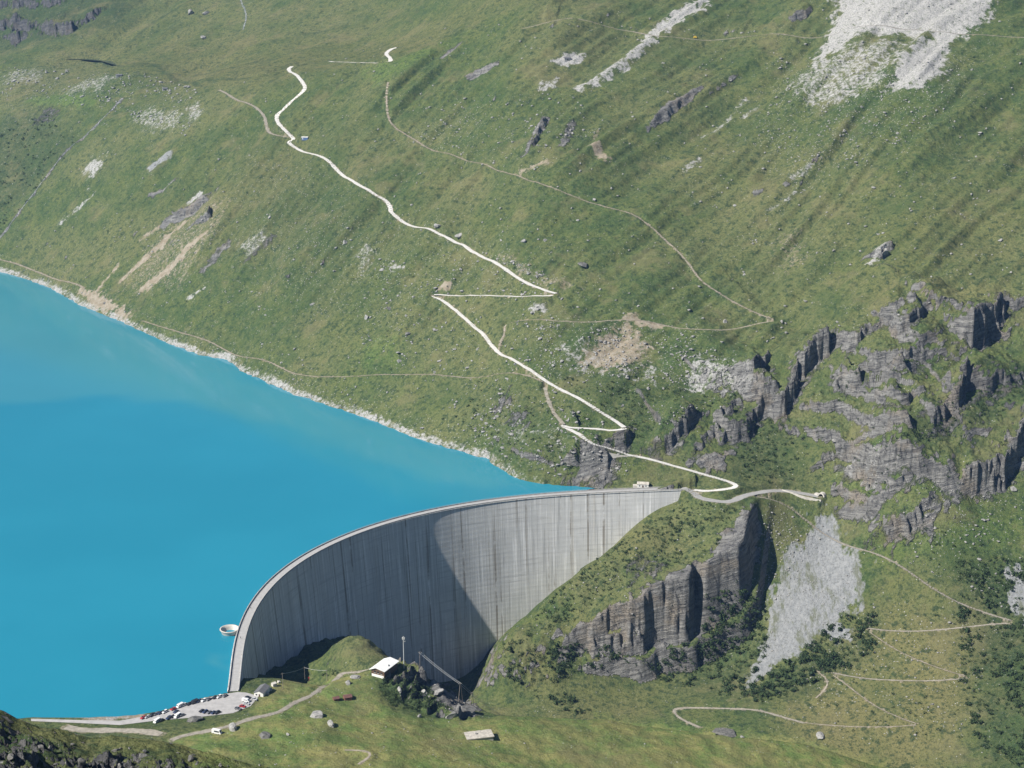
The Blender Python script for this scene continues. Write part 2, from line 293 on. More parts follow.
ROADS.append(('gravel_track', [(966, 676), (959.5, 679), (928, 681.5), (877, 680), (852, 677), (833, 673)], .8, 'track'))
ROADS.append(('footpath', [(833, 674), (852, 689), (877, 708), (902.5, 719), (921, 723), (902, 727), (852, 727), (804, 723)], .5, 'path'))
ROADS.append(('gravel_track', [(804, 723), (776, 715), (757, 709), (719, 708.4), (690, 707.5), (676, 709.5), (673, 713), (682, 720), (700, 727)], 1.2, 'track'))
ROADS.append(('footpath', [(388, 80), (386, 95), (388, 118), (392, 125), (420, 142), (440, 152), (470, 164), (500, 173), (530, 181), (560, 192), (590, 202), (620, 209), (640, 217), (655, 231), (670, 244), (683, 255), (690, 266), (700, 280), (725, 298), (745, 308), (771, 320)], 1.1, 'path'))
ROADS.append(('footpath', [(771, 320.5), (736, 329), (717.5, 330.6), (686, 329), (661, 325), (645.6, 319), (627, 319), (589, 322.5), (561, 321), (530, 319), (504, 321), (505, 331), (499, 350)], 1.0, 'path'))
ROADS.append(('footpath', [(523, 30), (545, 22), (570, 17), (582.5, 19), (607.5, 26.6), (636, 32), (654, 36), (690, 38), (741, 35), (780, 34), (835, 32.4), (921, 32.4), (975.6, 36), (1024, 39), (1080, 44)], 2.3, 'track'))
ROADS.append(('footpath', [(-40, 250), (0, 260), (23, 265), (46.5, 275), (73, 283), (84, 288)], 1.5, 'path'))
ROADS.append(('footpath', [(143, 321), (186, 335), (219, 345.6), (239, 356), (276, 364.6), (296, 376), (339, 377), (400, 374.5), (450, 374), (500, 373.5), (528, 375), (543, 382)], 1.0, 'path'))
ROADS.append(('gravel_track', [(66, 727.5), (82, 730), (109, 730.6), (142, 731), (161, 733)], 3.0, 'track'))
ROADS.append(('gravel_track', [(171, 739.5), (180, 736.5), (208, 730.6), (235, 725), (247, 719), (279, 712), (294, 703), (319, 692), (337, 679), (353, 671.5), (372, 667.5)], 1.8, 'track'))
ROADS.append(('footpath', [(345, 750), (362, 750.5), (371, 754), (369, 759), (358, 763)], .8, 'path'))
ROADS.append(('footpath', [(816, 700), (825, 690), (829, 680), (816, 668)], .6, 'path'))
bestD = np.full(Z.shape, 99, np.float32); roadZ = np.zeros(Z.shape, np.float32); pathm = np.zeros(Z.shape, np.float32)
def carve(P, zs, hw, mx):
    for (x, y), z in zip(P, zs):
        i0, i1 = np.searchsorted(YR, [y - hw - mx, y + hw + mx]); a0, a1 = np.searchsorted(AC, [(x - hw - mx) / y, (x + hw + mx) / y])
        if i1 <= i0 or a1 <= a0: continue
        s = np.s_[i0:i1, a0:a1]; d = np.hypot(X2[s] - x, Y2[s] - y) - hw; k = d < bestD[s]
        bestD[s] = np.where(k, d, bestD[s]); roadZ[s] = np.where(k, z, roadZ[s])
LANES = []
for name, px, hw, mk in ROADS:
    P = spline([jump(u, v, Z)[:2] for u, v in px], 2.5)
    zs = np.array([zat(x, y, Z) for x, y in P]); kk = 9
    zp = np.pad(zs, kk, mode='edge'); zs = np.convolve(zp, np.ones(2 * kk + 1) / (2 * kk + 1), 'valid')
    if mk == 'asphalt': zs[:6] = np.linspace(0.0, zs[6], 6)
    LANES.append((name, P, zs, hw, mk)); carve(P, zs, hw, 9)
rw = sstep(4.5, .6, bestD) * (bestD < 50)
Z = Z + (roadZ - .12 - Z) * rw
verge = sstep(2.0, .2, bestD + 1.2 * n3 + 1.2 * n6) * (bestD < 50)

# ------------------------------------------------------------------ what covers the land (fields fixed to the ground)
dzr = np.gradient(Z, axis=0); dyr = np.gradient(Y2, axis=0); dxr = np.gradient(X2, axis=0)
dzc = np.gradient(Z, axis=1); dxc = np.gradient(X2, axis=1)
sx = dzc / dxc; sy = (dzr - sx * dxr) / dyr; slope = np.hypot(sx, sy)
rock = sstep(1.35, 2.0, slope + .45 * n14 + .3 * n6) * (Y2 > 860) * (1 - sstep(10, 5, bestD))
nor = poly_sd(X2, Y2, [jump(u, v, Z)[:2] for u, v in [(758, 506), (780, 500), (832, 508), (872, 545), (868, 612), (830, 652), (750, 692), (690, 650), (742, 590), (762, 540)]], 40); rock *= 1 - sstep(-6, 6, nor + 6 * n14) * (slope < 2.6)
rock *= 1 - .8 * sstep(-5, 10, hs) * sstep(-80, -62, T) * (slope < 2.6)
rock = np.maximum(rock, sstep(.55, 1.0, slope + .5 * noise(X2 / 2, Y2 / 2, 40)) * (Y2 < 345) * (Y2 > 240))
zero = np.zeros(Z.shape, np.float32)
nearm = (Y2 < 345) & (Y2 > 240); dry0 = .55 * nearm
scree = zero.copy(); white = zero.copy(); soil = zero.copy(); dry = (zero + dry0).astype(np.float32); lush = zero.copy(); dark = (nearm * np.clip(face * 1.2 + .25, 0, 1)).astype(np.float32); stony = zero.copy(); turf = zero.copy()  # dark starts with the near rise, its shaded face painted darker
def cast_poly(px, ZZ=None): return [jump(u, v, Z)[:2] for u, v in px]
def patch(arr, px, soft=6, amp=1.0, rag=5.0):
    soft *= 1.5; rag *= 1.3
    d = poly_sd(X2, Y2, cast_poly(px), 90); e = d + rag * (n14 * .8 + n6 * .7 + n3 * .35)
    np.maximum(arr, amp * sstep(-soft, soft, e), out=arr)
def streak(arr, px, w, amp=1.0, rag=3.0):
    P = cast_poly(px); m, d, s, par = line_sd(X2, Y2, P, w * 3 + 15)
    wid = w * (.45 + .55 * np.sin(np.pi * np.clip(par, .04, .96)) ** .5)
    arr[m] = np.maximum(arr[m], amp * sstep(5.0, -3.5, d - wid + rag * (n14[m] + .8 * n6[m] + .5 * n3[m])))
patch(scree, [(804, 540), (785, 559), (772, 594), (768, 635), (748, 676), (752, 688), (773, 667), (795, 657), (823, 632), (839, 616), (858, 608), (865, 570), (861, 553), (845, 546), (836, 520), (822, 512), (814, 522)], 9, 1, 7)
patch(scree, [(820, 632), (833, 624), (852, 628), (850, 640), (830, 642)], 3, .9)
patch(scree, [(1004, 572), (1020, 568), (1040, 600), (1040, 640), (1012, 610)], 4, .8)
patch(white, [(838, -30), (1004, -30), (988, 23), (968, 32), (948, 51), (947, 75), (920, 88), (893, 92), (890, 74), (898, 55), (929, 36), (858, 33), (847, 43), (828, 60), (812, 66), (832, 22)], 7, .80, 9)
patch(white, [(858, 36), (920, 38), (896, 58), (886, 92), (820, 110), (780, 92), (800, 74), (846, 46)], 12, .55, 16)
patch(stony, [(780, 60), (960, 50), (960, 100), (900, 140), (800, 180), (760, 140)], 25, .8, 16)
streak(white, [(650, 36), (668, 24), (690, 8), (704, 0)], 12, .8, 8); streak(white, [(651, 38), (625, 60), (600, 78), (580, 88)], 7, .7, 6); streak(rock, [(700, 88), (672, 104), (648, 128)], 4, .9)
patch(white, [(552, 60), (568, 52), (585, 53), (582, 64), (565, 66)], 2, .8, 3); streak(rock, [(468, 76), (497, 64)], 4, .9); streak(rock, [(442, 58), (462, 42)], 4, .7)
patch(white, [(535, 88), (548, 80), (560, 75), (556, 88), (545, 93)], 3, .6, 5)
patch(stony, [(430, 120), (480, 105), (480, 130), (440, 150), (420, 140)], 12, .9, 10); patch(stony, [(495, 140), (530, 120), (525, 130), (505, 145)], 8, .9, 8)
streak(rock, [(525, 155), (548, 118)], 5, .7); streak(rock, [(562, 145), (575, 122)], 5, .6)
patch(soil, [(588, 146), (600, 140), (612, 158), (604, 162)], 3, .8, 4); streak(soil, [(520, 172), (548, 162)], 3, .7); streak(soil, [(594, 140), (598, 130)], 2.5, .7)
streak(rock, [(640, 210), (700, 160)], 0.1, 0)
for a in ([(722, 128), (700, 138)], [(745, 100), (715, 132)], [(800, 190), (770, 212)], [(815, 160), (790, 178)], [(700, 158), (680, 175)], [(760, 105), (740, 120)]): streak(white, a, 2.2, .55, 4)
streak(white, [(870, 262), (890, 246)], 4, .7)
patch(soil, [(765, 232), (810, 225), (815, 255), (790, 275), (770, 265)], 14, .4, 10)
# torn ground above the lake
streak(soil, [(204, 234), (185, 250), (170, 268), (141, 290)], 6, 1, 4); streak(soil, [(184, 223), (160, 245), (121, 281)], 4, .95, 3.5); streak(soil, [(165, 270), (148, 290)], 3.5, .8); streak(rock, [(213, 192), (190, 206), (164, 224)], 7, 1, 5); streak(white, [(200, 194), (186, 206)], 4, .8); streak(soil, [(165, 225), (140, 240)], 3, .7)
streak(rock, [(228, 244), (205, 268)], 8, .6, 6); streak(soil, [(230, 200), (215, 225), (178, 285)], 3, .5, 4); streak(rock, [(272, 236), (245, 262)], 6, .5, 6); streak(soil, [(118, 265), (96, 292)], 3, .8)
patch(soil, [(205, 195), (232, 196), (215, 240), (180, 290), (118, 292), (140, 250), (170, 222)], 14, .42, 12); patch(stony, [(205, 195), (232, 196), (215, 240), (180, 290), (118, 292), (140, 250), (170, 222)], 10, .8, 10); patch(soil, [(80, 290), (100, 292), (135, 315), (120, 320), (90, 305)], 5, .9, 6); streak(white, [(205, 288), (188, 298)], 2.5, .7)
patch(scree, [(147, 168), (168, 151), (174, 150), (171, 158), (150, 172)], 1.5, .9, 1.5); streak(rock, [(178, 178), (150, 194)], 3, .8); patch(white, [(80, 172), (100, 153), (104, 160), (92, 186)], 6, .7, 7); streak(white, [(92, 196), (60, 222)], 4, .55, 5)
patch(stony, [(130, 110), (185, 105), (190, 130), (140, 135)], 10, .8, 8); patch(stony, [(185, 100), (204, 95), (204, 115), (190, 128)], 6, .9, 6); patch(stony, [(0, 70), (60, 66), (60, 84), (20, 96), (0, 96)], 10, .9, 10); patch(stony, [(70, 82), (140, 72), (130, 95), (60, 96)], 10, .8, 10)
streak(lush, [(30, 100), (60, 98), (90, 104)], 10, .8)
patch(white, [(130, 118), (150, 108), (182, 112), (186, 126), (150, 132)], 8, .5, 10); patch(white, [(186, 108), (200, 100), (204, 112), (192, 126)], 5, .55, 6); patch(white, [(86, 80), (118, 76), (100, 92), (60, 96)], 8, .45, 9); patch(white, [(8, 72), (46, 70), (40, 84), (0, 86)], 6, .45, 8); patch(rock, [(40, 108), (60, 104), (62, 118), (30, 128)], 6, .5, 8); patch(stony, [(230, 160), (330, 180), (400, 240), (330, 330), (230, 280)], 30, .5, 16); patch(white, [(236, 246), (268, 232), (262, 244), (244, 262)], 5, .5, 6); patch(white, [(352, 255), (368, 240), (374, 262), (356, 280)], 6, .45, 8); patch(stony, [(0, 100), (60, 105), (50, 125), (0, 140)], 20, .4, 10)
# middle landslip and boulders
patch(soil, [(627, 322), (650, 341), (643, 366), (605, 372), (571, 362), (589, 344), (611, 331)], 7, .75, 8); patch(white, [(560, 345), (585, 340), (600, 368), (655, 368), (650, 380), (590, 374), (560, 366)], 8, .55, 12); patch(stony, [(540, 325), (700, 330), (700, 385), (540, 375)], 20, .9, 12)
patch(white, [(676, 384), (696, 356), (711, 353), (740, 372), (757, 386), (752, 396), (714, 392)], 6, .6, 9); patch(rock, [(700, 370), (752, 384), (750, 394), (714, 392)], 4, .7, 8)
streak(soil, [(625, 318), (660, 325)], 5, .8)
patch(rock, [(500, 395), (512, 385), (506, 405), (495, 412)], 4, .8, 6); patch(rock, [(505, 408), (530, 405), (530, 425), (510, 425)], 6, .6, 9); patch(white, [(500, 425), (560, 430), (560, 450), (520, 440)], 10, .5, 10)
patch(stony, [(390, 230), (440, 215), (540, 265), (550, 285), (440, 290), (380, 260)], 20, .6, 12); patch(stony, [(350, 250), (430, 240), (430, 300), (360, 340)], 30, .6, 12); patch(white, [(391, 264), (405, 262), (407, 270), (393, 270)], 3, .7, 4)
patch(soil, [(437, 290), (444, 281), (452, 283), (449, 292)], 1.5, .9, 1.5); streak(soil, [(500, 255), (545, 284), (580, 286)], 5, .45, 5)
patch(white, [(528, 308), (545, 303), (550, 310), (533, 316)], 3, .7, 4)
patch(rock, [(574, 485), (585, 452), (618, 456), (614, 484)], 4, 1, 6); patch(rock, [(592, 448), (598, 438), (630, 433), (626, 448)], 3, .9, 5); patch(rock, [(690, 460), (715, 450), (736, 452), (722, 470), (700, 472)], 4, .9, 6)
# hill by the abutment and right slopes
patch(rock, [(570, 632), (600, 618), (624, 602), (652, 588), (699, 566), (735, 525), (752, 505), (757, 530), (748, 570), (738, 584), (691, 626), (663, 655), (597, 653), (570, 650)], 4, 1, 7)
patch(lush, [(640, 640), (672, 630), (690, 632), (660, 660)], 4, .5)
patch(rock, [(628, 560), (672, 552), (660, 580), (630, 585)], 6, .5, 10); patch(stony, [(770, 500), (830, 530), (780, 560), (762, 620), (755, 560)], 10, .8, 8)
patch(white, [(838, 460), (890, 455), (905, 462), (890, 476), (842, 474)], 4, .5, 6); patch(soil, [(855, 440), (868, 430), (880, 436), (862, 444)], 3, .5)
patch(rock, [(835, 510), (862, 500), (880, 506), (862, 520)], 4, .8, 6); patch(rock, [(882, 536), (918, 520), (950, 495), (962, 500), (930, 530), (890, 545)], 5, .7, 8); patch(rock, [(950, 300), (1024, 290), (1024, 340), (980, 350)], 5, .3, 9)
patch(stony, [(930, 500), (1024, 480), (1024, 560), (900, 560)], 14, .45, 10); patch(stony, [(850, 600), (1010, 625), (960, 740), (760, 720)], 20, .25, 10)
patch(dry, [(850, 640), (880, 600), (1000, 640), (990, 700), (940, 768), (780, 768), (790, 700)], 22, .9, 12); patch(dry, [(880, 310), (960, 285), (1000, 290), (940, 340)], 14, .55, 10); patch(dry, [(840, 220), (1024, 180), (1024, 240), (880, 300)], 40, .35, 20)
patch(dry, [(560, 100), (760, 90), (820, 200), (700, 200)], 60, .25, 30); patch(dry, [(520, 665), (640, 655), (660, 690), (590, 720), (530, 690)], 8, .35, 8)
patch(dry, [(560, 660), (600, 640), (560, 600), (520, 630)], 8, .4, 12); patch(dry, [(620, 560), (680, 555), (690, 545), (620, 540)], 8, .5, 8)
patch(dry, [(90, 0), (520, -10), (430, 45), (250, 90), (60, 58)], 40, .38, 20); patch(dry, [(180, 210), (300, 110), (340, 140), (220, 250), (120, 290)], 30, .3, 16); patch(lush, [(360, 70), (420, 50), (470, 30), (440, 52), (400, 72), (378, 84)], 6, .8, 6); patch(lush, [(360, 345), (395, 340), (400, 360), (370, 362)], 6, .6, 8); patch(lush, [(840, 480), (960, 500), (1024, 520), (1024, 560), (900, 560), (880, 545), (940, 510), (860, 490)], 14, .55, 10); patch(turf, [(170, 790), (170, 738), (250, 716), (262, 692), (325, 676), (372, 672), (380, 700), (400, 715), (480, 718), (510, 716), (600, 718), (700, 731), (800, 741), (884, 764), (890, 790)], 5, 1, 4); patch(lush, [(180, 780), (180, 735), (260, 722), (330, 700), (400, 715), (480, 718), (600, 716), (700, 728), (800, 740), (880, 764), (880, 790)], 8, .85, 10); patch(dry, [(250, 768), (330, 715), (480, 722), (600, 720), (870, 766), (860, 790), (250, 790)], 12, .6, 16); patch(lush, [(350, 768), (420, 745), (540, 735), (520, 768)], 10, .5, 10); patch(lush, [(700, 768), (720, 745), (860, 760), (860, 768)], 8, .6, 10)
patch(dark, [(-60, 130), (40, 110), (80, 140), (20, 200), (-60, 260)], 14, .75, 10); patch(dark, [(690, 600), (750, 590), (770, 650), (740, 700), (680, 690)], 10, .6, 10); patch(dark, [(740, 690), (830, 640), (880, 610), (880, 650), (800, 700)], 8, .6, 8); patch(dark, [(955, 560), (1040, 550), (1040, 780), (980, 760), (970, 680)], 14, .8, 12); patch(dark, [(730, 400), (790, 420), (800, 480), (730, 480)], 8, .6, 8); patch(dark, [(930, 410), (1024, 360), (1024, 410), (940, 440), (900, 440)], 8, .6, 8); patch(dark, [(470, 390), (560, 400), (570, 480), (510, 470)], 14, .45, 10); patch(dark, [(250, 130), (330, 150), (400, 210), (300, 330), (250, 250)], 60, .4, 30); patch(dark, [(550, 360), (720, 390), (640, 440), (560, 400)], 20, .45, 14); patch(rock, [(428, 672), (446, 684), (481, 706), (478, 717), (456, 716), (440, 700), (420, 690)], 4, .75, 6); patch(dark, [(380, 690), (400, 672), (445, 690), (440, 712), (405, 712)], 4, .5, 5)
patch(dark, [(-60, -30), (150, -30), (130, 25), (60, 40), (-60, 48)], 24, .9, 20)  # far crags toned dark, their shade carried by the colour
for pts, h in ledges[:20]: streak(rock, pts, h * .4, .52, 5)
# bare shore between high and low water
band = sstep(10, 3, -lsn + 3 * n14) * (Y2 > 1300) * (lsn > -40); band2 = sstep(30, 8, -lsn + 8 * n14 + 4 * n6) * (Y2 > 1300) * (lsn > -60) * .55
band *= sstep(150, 60, X2 + 90); white = np.maximum(white, band * (.60 + .25 * n40) * (Z < 25)); band2 *= sstep(150, 60, X2 + 90); stony = np.maximum(stony, band2); soil = np.maximum(soil, band * (.25 + .35 * n100))
streak(soil, [(20, 717), (60, 717), (100, 717), (140, 714.5)], 5.0, 1, 2); streak(white, [(95, 719), (125, 718)], 3, .6, 2)
soil = np.maximum(soil, verge * .55); pathm = verge
# stream on the left
for st in ([(122, 99), (105, 117), (85, 137), (67, 150), (55, 165), (40, 185), (22, 208), (2, 236)],): streak(rock, st, 2.2, .8, 4)
wetp = zero.copy()
for st in ([(100, 62), (120, 66), (150, 64), (165, 73), (185, 82), (200, 86)], [(200, 75), (230, 68), (255, 62), (280, 58)], [(190, 82), (215, 80), (250, 78)], [(128, 45), (150, 25), (190, 0)], [(300, 33), (345, 28)]): streak(wetp, st, 3.5, .8, 2)
dark = np.maximum(dark, wetp)

# ------------------------------------------------------------------ node helpers
def newmat(name):
    m = bpy.data.materials.new(name); m.use_nodes = True; nt = m.node_tree; b = nt.nodes['Principled BSDF']; b.inputs['Specular IOR Level'].default_value = .25; b.inputs['Roughness'].default_value = .9
    return m, nt, b
class N:
    def __init__(s, nt): s.nt = nt
    def _in(s, sock, v):
        if hasattr(v, 'is_output') or isinstance(v, bpy.types.NodeSocket): s.nt.links.new(v, sock)
        elif isinstance(v, (tuple, list)) and len(v) == 3 and sock.type == 'RGBA': sock.default_value = (*v, 1)
        else: sock.default_value = v
    def noise(s, vec, scale, detail=4, rough=.55, out=0):
        n = s.nt.nodes.new('ShaderNodeTexNoise'); s._in(n.inputs['Vector'], vec); n.inputs['Scale'].default_value = scale; n.inputs['Detail'].default_value = detail; n.inputs['Roughness'].default_value = rough; return n.outputs[out]
    def vor(s, vec, scale, feat='F1', out='Distance'):
        n = s.nt.nodes.new('ShaderNodeTexVoronoi'); n.feature = feat; s._in(n.inputs['Vector'], vec); n.inputs['Scale'].default_value = scale; return n.outputs[out]
    def ramp(s, v, a, b, lo=0., hi=1.):
        n = s.nt.nodes.new('ShaderNodeMapRange'); n.interpolation_type = 'SMOOTHSTEP'; s._in(n.inputs[0], v); n.inputs[1].default_value = a; n.inputs[2].default_value = b; n.inputs[3].default_value = lo; n.inputs[4].default_value = hi; return n.outputs[0]
    def math(s, op, a, b=0.):
        n = s.nt.nodes.new('ShaderNodeMath'); n.operation = op; s._in(n.inputs[0], a); s._in(n.inputs[1], b); return n.outputs[0]
    def mix(s, f, a, b, bt='MIX'):
        n = s.nt.nodes.new('ShaderNodeMix'); n.data_type = 'RGBA'; n.blend_type = bt; s._in(n.inputs[0], f); s._in(n.inputs[6], a); s._in(n.inputs[7], b); return n.outputs[2]
    def attr(s, name, out='Fac'):
        n = s.nt.nodes.new('ShaderNodeAttribute'); n.attribute_name = name; return n.outputs[out]
    def pos(s):
        n = s.nt.nodes.new('ShaderNodeNewGeometry'); return n.outputs['Position']
    def scale(s, v, sx, sy, sz):
        n = s.nt.nodes.new('ShaderNodeVectorMath'); n.operation = 'MULTIPLY'; s._in(n.inputs[0], v); n.inputs[1].default_value = (sx, sy, sz); return n.outputs[0]
    def bump(s, h, st, dist):
        n = s.nt.nodes.new('ShaderNodeBump'); s._in(n.inputs['Height'], h); n.inputs['Strength'].default_value = st; n.inputs['Distance'].default_value = dist; return n.outputs[0]
    def rnd(s):
        n = s.nt.nodes.new('ShaderNodeObjectInfo'); return n.outputs['Random']
def simple(name, col, rough=.8, spec=.3, var=.15, sc_=.6, metal=0.):
    m, nt, b = newmat(name); k = N(nt); p = k.pos(); n = k.noise(p, sc_, 5, .6)
    c = k.mix(k.ramp(n, .3, .7), tuple(x * (1 - var) for x in col), tuple(min(1, x * (1 + var)) for x in col))
    nt.links.new(c, b.inputs['Base Color']); b.inputs['Roughness'].default_value = rough; b.inputs['Specular IOR Level'].default_value = spec; b.inputs['Metallic'].default_value = metal; return m
MAT = {}
# ground
m, nt, b = newmat('alpine_ground'); k = N(nt); p = k.pos()
big = k.noise(p, .006, 4, .6); mid = k.noise(p, .035, 5, .62); fin = k.noise(p, .16, 6, .68); mic = k.noise(p, .75, 4, .7)
g = k.mix(k.ramp(mid, .36, .64), (.060, .094, .033), (.102, .126, .042))
g = k.mix(k.ramp(big, .42, .62, 0, .65), g, (.142, .148, .064))
g = k.mix(k.math('MULTIPLY', k.attr('lush'), .75), g, (.100, .165, .040))
g = k.mix(k.math('MULTIPLY', k.attr('dry'), k.ramp(fin, .25, .6, .55, 1)), g, (.185, .165, .072))
g = k.mix(k.math('MULTIPLY', k.attr('turf'), k.ramp(mid, .36, .60, .45, 1)), g, k.mix(k.ramp(k.noise(p, .05, 6, .7), .38, .6), (.135, .195, .055), (.245, .235, .085)))
g = k.mix(k.math('MULTIPLY', k.attr('dark'), k.ramp(mid, .3, .6, .4, 1)), g, (.036, .058, .026))
g = k.mix(k.math('MULTIPLY', k.ramp(fin, .50, .62, 0, .85), k.ramp(k.attr('turf'), 0, 1, 1, .35)), g, (.034, .056, .027))          # low heath and juniper between the grass
g = k.mix(k.ramp(fin, .46, .34, 0, .45), g, (.135, .132, .060))
mic2 = k.noise(p, .42, 6, .85); g = k.mix(k.math('MULTIPLY', k.ramp(mic2, .50, .60, 0, .8), k.ramp(k.attr('turf'), 0, 1, 1, .4)), g, (.028, .046, .023)); g = k.mix(k.ramp(mic2, .46, .36, 0, .6), g, (.185, .185, .10)); hue = k.noise(p, .018, 5, .65); g = k.mix(k.ramp(hue, .50, .66, 0, .35), g, (.045, .080, .028)); g = k.mix(k.ramp(hue, .46, .34, 0, .4), g, (.175, .158, .080))
so = k.mix(k.ramp(fin, .35, .65), (.24, .195, .14), (.34, .295, .235))
g = k.mix(k.ramp(k.math('ADD', k.attr('soil'), k.math('MULTIPLY', k.math('SUBTRACT', k.noise(p, .25, 8, .8), .5), 2.2)), .34, .72, 0, .9), g, so)
v1 = k.vor(p, .34); vn = k.noise(p, .09, 3)
stm = k.math('MULTIPLY', k.ramp(v1, .21, .11), k.ramp(k.math('ADD', vn, k.math('MULTIPLY', k.attr('stony'), .35)), .54, .66))
g = k.mix(stm, g, (.34, .335, .31))
shp = nt.nodes.new('ShaderNodeVectorRotate'); shp.rotation_type = 'Y_AXIS'; nt.links.new(p, shp.inputs['Vector']); shp.inputs['Angle'].default_value = .27; pr_ = shp.outputs[0]
rn = k.noise(k.scale(pr_, .35, .35, 2.4), .14, 6, .72); rc = k.noise(k.scale(pr_, 1, 1, .22), .30, 5, .7)
rkc = k.mix(k.ramp(rn, .3, .7), (.105, .103, .102), (.305, .298, .28)); rkc = k.mix(k.ramp(mid, .5, .68, 0, .6), rkc, (.27, .225, .17)); rkc = k.mix(k.ramp(rc, .48, .34, 0, .8), rkc, (.045, .045, .05)); rkc = k.mix(k.ramp(k.noise(k.scale(pr_, .25, .25, 2.0), .30, 6, .75), .47, .36, 0, .75), rkc, (.05, .05, .055)); rkc = k.mix(k.ramp(mic, .55, .72, 0, .5), rkc, (.09, .10, .06))
rkc = k.mix(k.math('MULTIPLY', k.attr('dark'), .7), rkc, (.05, .052, .058))  # dark deepens the rock colour too, painting shade on the crags
rf = k.ramp(k.math('ADD', k.attr('rock'), k.math('MULTIPLY', k.math('SUBTRACT', fin, .5), 1.1)), .38, .62)
g = k.mix(rf, g, rkc)
wc = k.mix(k.ramp(mic, .35, .65), (.22, .217, .205), (.45, .443, .425)); wf = k.ramp(k.math('ADD', k.attr('white'), k.math('MULTIPLY', k.math('SUBTRACT', k.noise(p, .22, 8, .8), .5), 2.6)), .38, .74)
g = k.mix(wf, g, wc)
sn = k.noise(k.scale(p, 1.0, .5, .5), .3, 8, .82); scc = k.mix(k.ramp(sn, .32, .68), (.185, .195, .20), (.29, .295, .295)); scc = k.mix(k.ramp(k.noise(p, .5, 6, .85), .50, .62, 0, .75), scc, (.10, .105, .10))
scc = k.mix(k.ramp(k.noise(k.scale(p, 1.0, .3, .3), .09, 8, .75), .51, .62, 0, .8), scc, (.105, .115, .07))
sf = k.ramp(k.math('ADD', k.attr('scree'), k.math('MULTIPLY', k.math('SUBTRACT', k.noise(k.scale(p, 1, .4, .4), .2, 8, .75), .5), 1.7)), .36, .66)
g = k.mix(sf, g, scc)
nt.links.new(g, b.inputs['Base Color']); b.inputs['Roughness'].default_value = 1; b.inputs['Specular IOR Level'].default_value = .08
g = k.mix(0.0, g, g)
hb = k.math('ADD', k.math('MULTIPLY', fin, 1.6), k.math('ADD', k.math('MULTIPLY', mic, .55), k.math('MULTIPLY', rf, k.math('ADD', k.math('MULTIPLY', rn, 4.5), k.math('MULTIPLY', rc, 2.2)))))
nt.links.new(k.bump(hb, .75, 1.6), b.inputs['Normal']); MAT['ground'] = m
# lake
m, nt, b = newmat('glacial_water'); k = N(nt); p = k.pos()
wn = k.noise(p, .0032, 4, .55); c = k.mix(k.ramp(wn, .36, .62), (.015, .200, .290), (.018, .218, .312)); c = k.mix(k.attr('silt'), c, (.085, .27, .285))  # hillside reflection tint and silt plumes mixed into the water colour
nt.links.new(c, b.inputs['Base Color']); b.inputs['Roughness'].default_value = .07; b.inputs['IOR'].default_value = 1.33; b.inputs['Specular IOR Level'].default_value = .5
rip = k.math('ADD', k.noise(k.scale(p, 1, .45, 1), .55, 3, .6), k.noise(p, .12, 3, .5)); nt.links.new(k.bump(rip, .055, .5), b.inputs['Normal']); MAT['water'] = m
# concrete of the dam, with joints, lifts and water marks along its own surface
m, nt, b = newmat('dam_concrete'); k = N(nt); uv = k.attr('UVMap', 'Vector')
st1 = k.noise(k.scale(uv, 1.0, .035, 1), .42, 5, .65); st2 = k.noise(k.scale(uv, 1.0, .02, 1), .11, 4, .6); st3 = k.noise(k.scale(uv, 1, 1, 1), .05, 5, .65); lift = k.noise(k.scale(uv, .03, 1.0, 1), .55, 3, .7)
c = k.mix(k.ramp(st3, .3, .7), (.54, .54, .525), (.64, .635, .61)); c = k.mix(k.ramp(st1, .52, .66, 0, .9), c, (.84, .83, .81)); c = k.mix(k.ramp(st1, .46, .32, 0, .7), c, (.30, .30, .29)); c = k.mix(k.ramp(st2, .55, .70, 0, .5), c, (.52, .47, .38)); c = k.mix(k.math('MULTIPLY', k.ramp(lift, .52, .64), k.ramp(st3, .35, .65, .05, .5)), c, (.34, .335, .33))
sep = nt.nodes.new('ShaderNodeSeparateXYZ'); nt.links.new(uv, sep.inputs[0])
fr = k.math('ABSOLUTE', k.math('SUBTRACT', k.math('FRACT', k.math('DIVIDE', sep.outputs[0], 16.0)), .5)); c = k.mix(k.math('MULTIPLY', k.ramp(fr, .025, .010), k.ramp(st1, .3, .7, .1, .55)), c, (.17, .165, .16))
fz = k.math('ABSOLUTE', k.math('SUBTRACT', k.math('FRACT', k.math('DIVIDE', sep.outputs[1], 3.2)), .5)); c = k.mix(k.ramp(fz, .10, .04, 0, .06), c, (.2, .2, .19))
seep = k.math('MULTIPLY', k.ramp(k.noise(k.scale(uv, 1, .012, 1), .20, 3, .6), .55, .63), k.ramp(st3, .38, .52)); c = k.mix(k.math('MULTIPLY', seep, .75), c, (.16, .13, .09))
nt.links.new(c, b.inputs['Base Color']); nt.links.new(k.bump(k.math('ADD', st1, k.math('MULTIPLY', fz, .6)), .3, .3), b.inputs['Normal']); MAT['dam'] = m
MAT['gravel'] = simple('pale_gravel', (.58, .565, .53), .95, .1, .14, .5); MAT['track'] = simple('grey_track_gravel', (.29, .265, .22), .95, .1, .22, .4); MAT['path'] = simple('trodden_earth', (.29, .255, .205), .95, .1, .3, .35)
MAT['asphalt'] = simple('sun_bleached_asphalt', (.30, .295, .285), .9, .2, .1, .3); MAT['crest'] = simple('crest_paving', (.36, .355, .345), .9, .2, .08, .3); MAT['lot'] = simple('car_park_gravel', (.37, .36, .35), .95, .1, .12, .25)
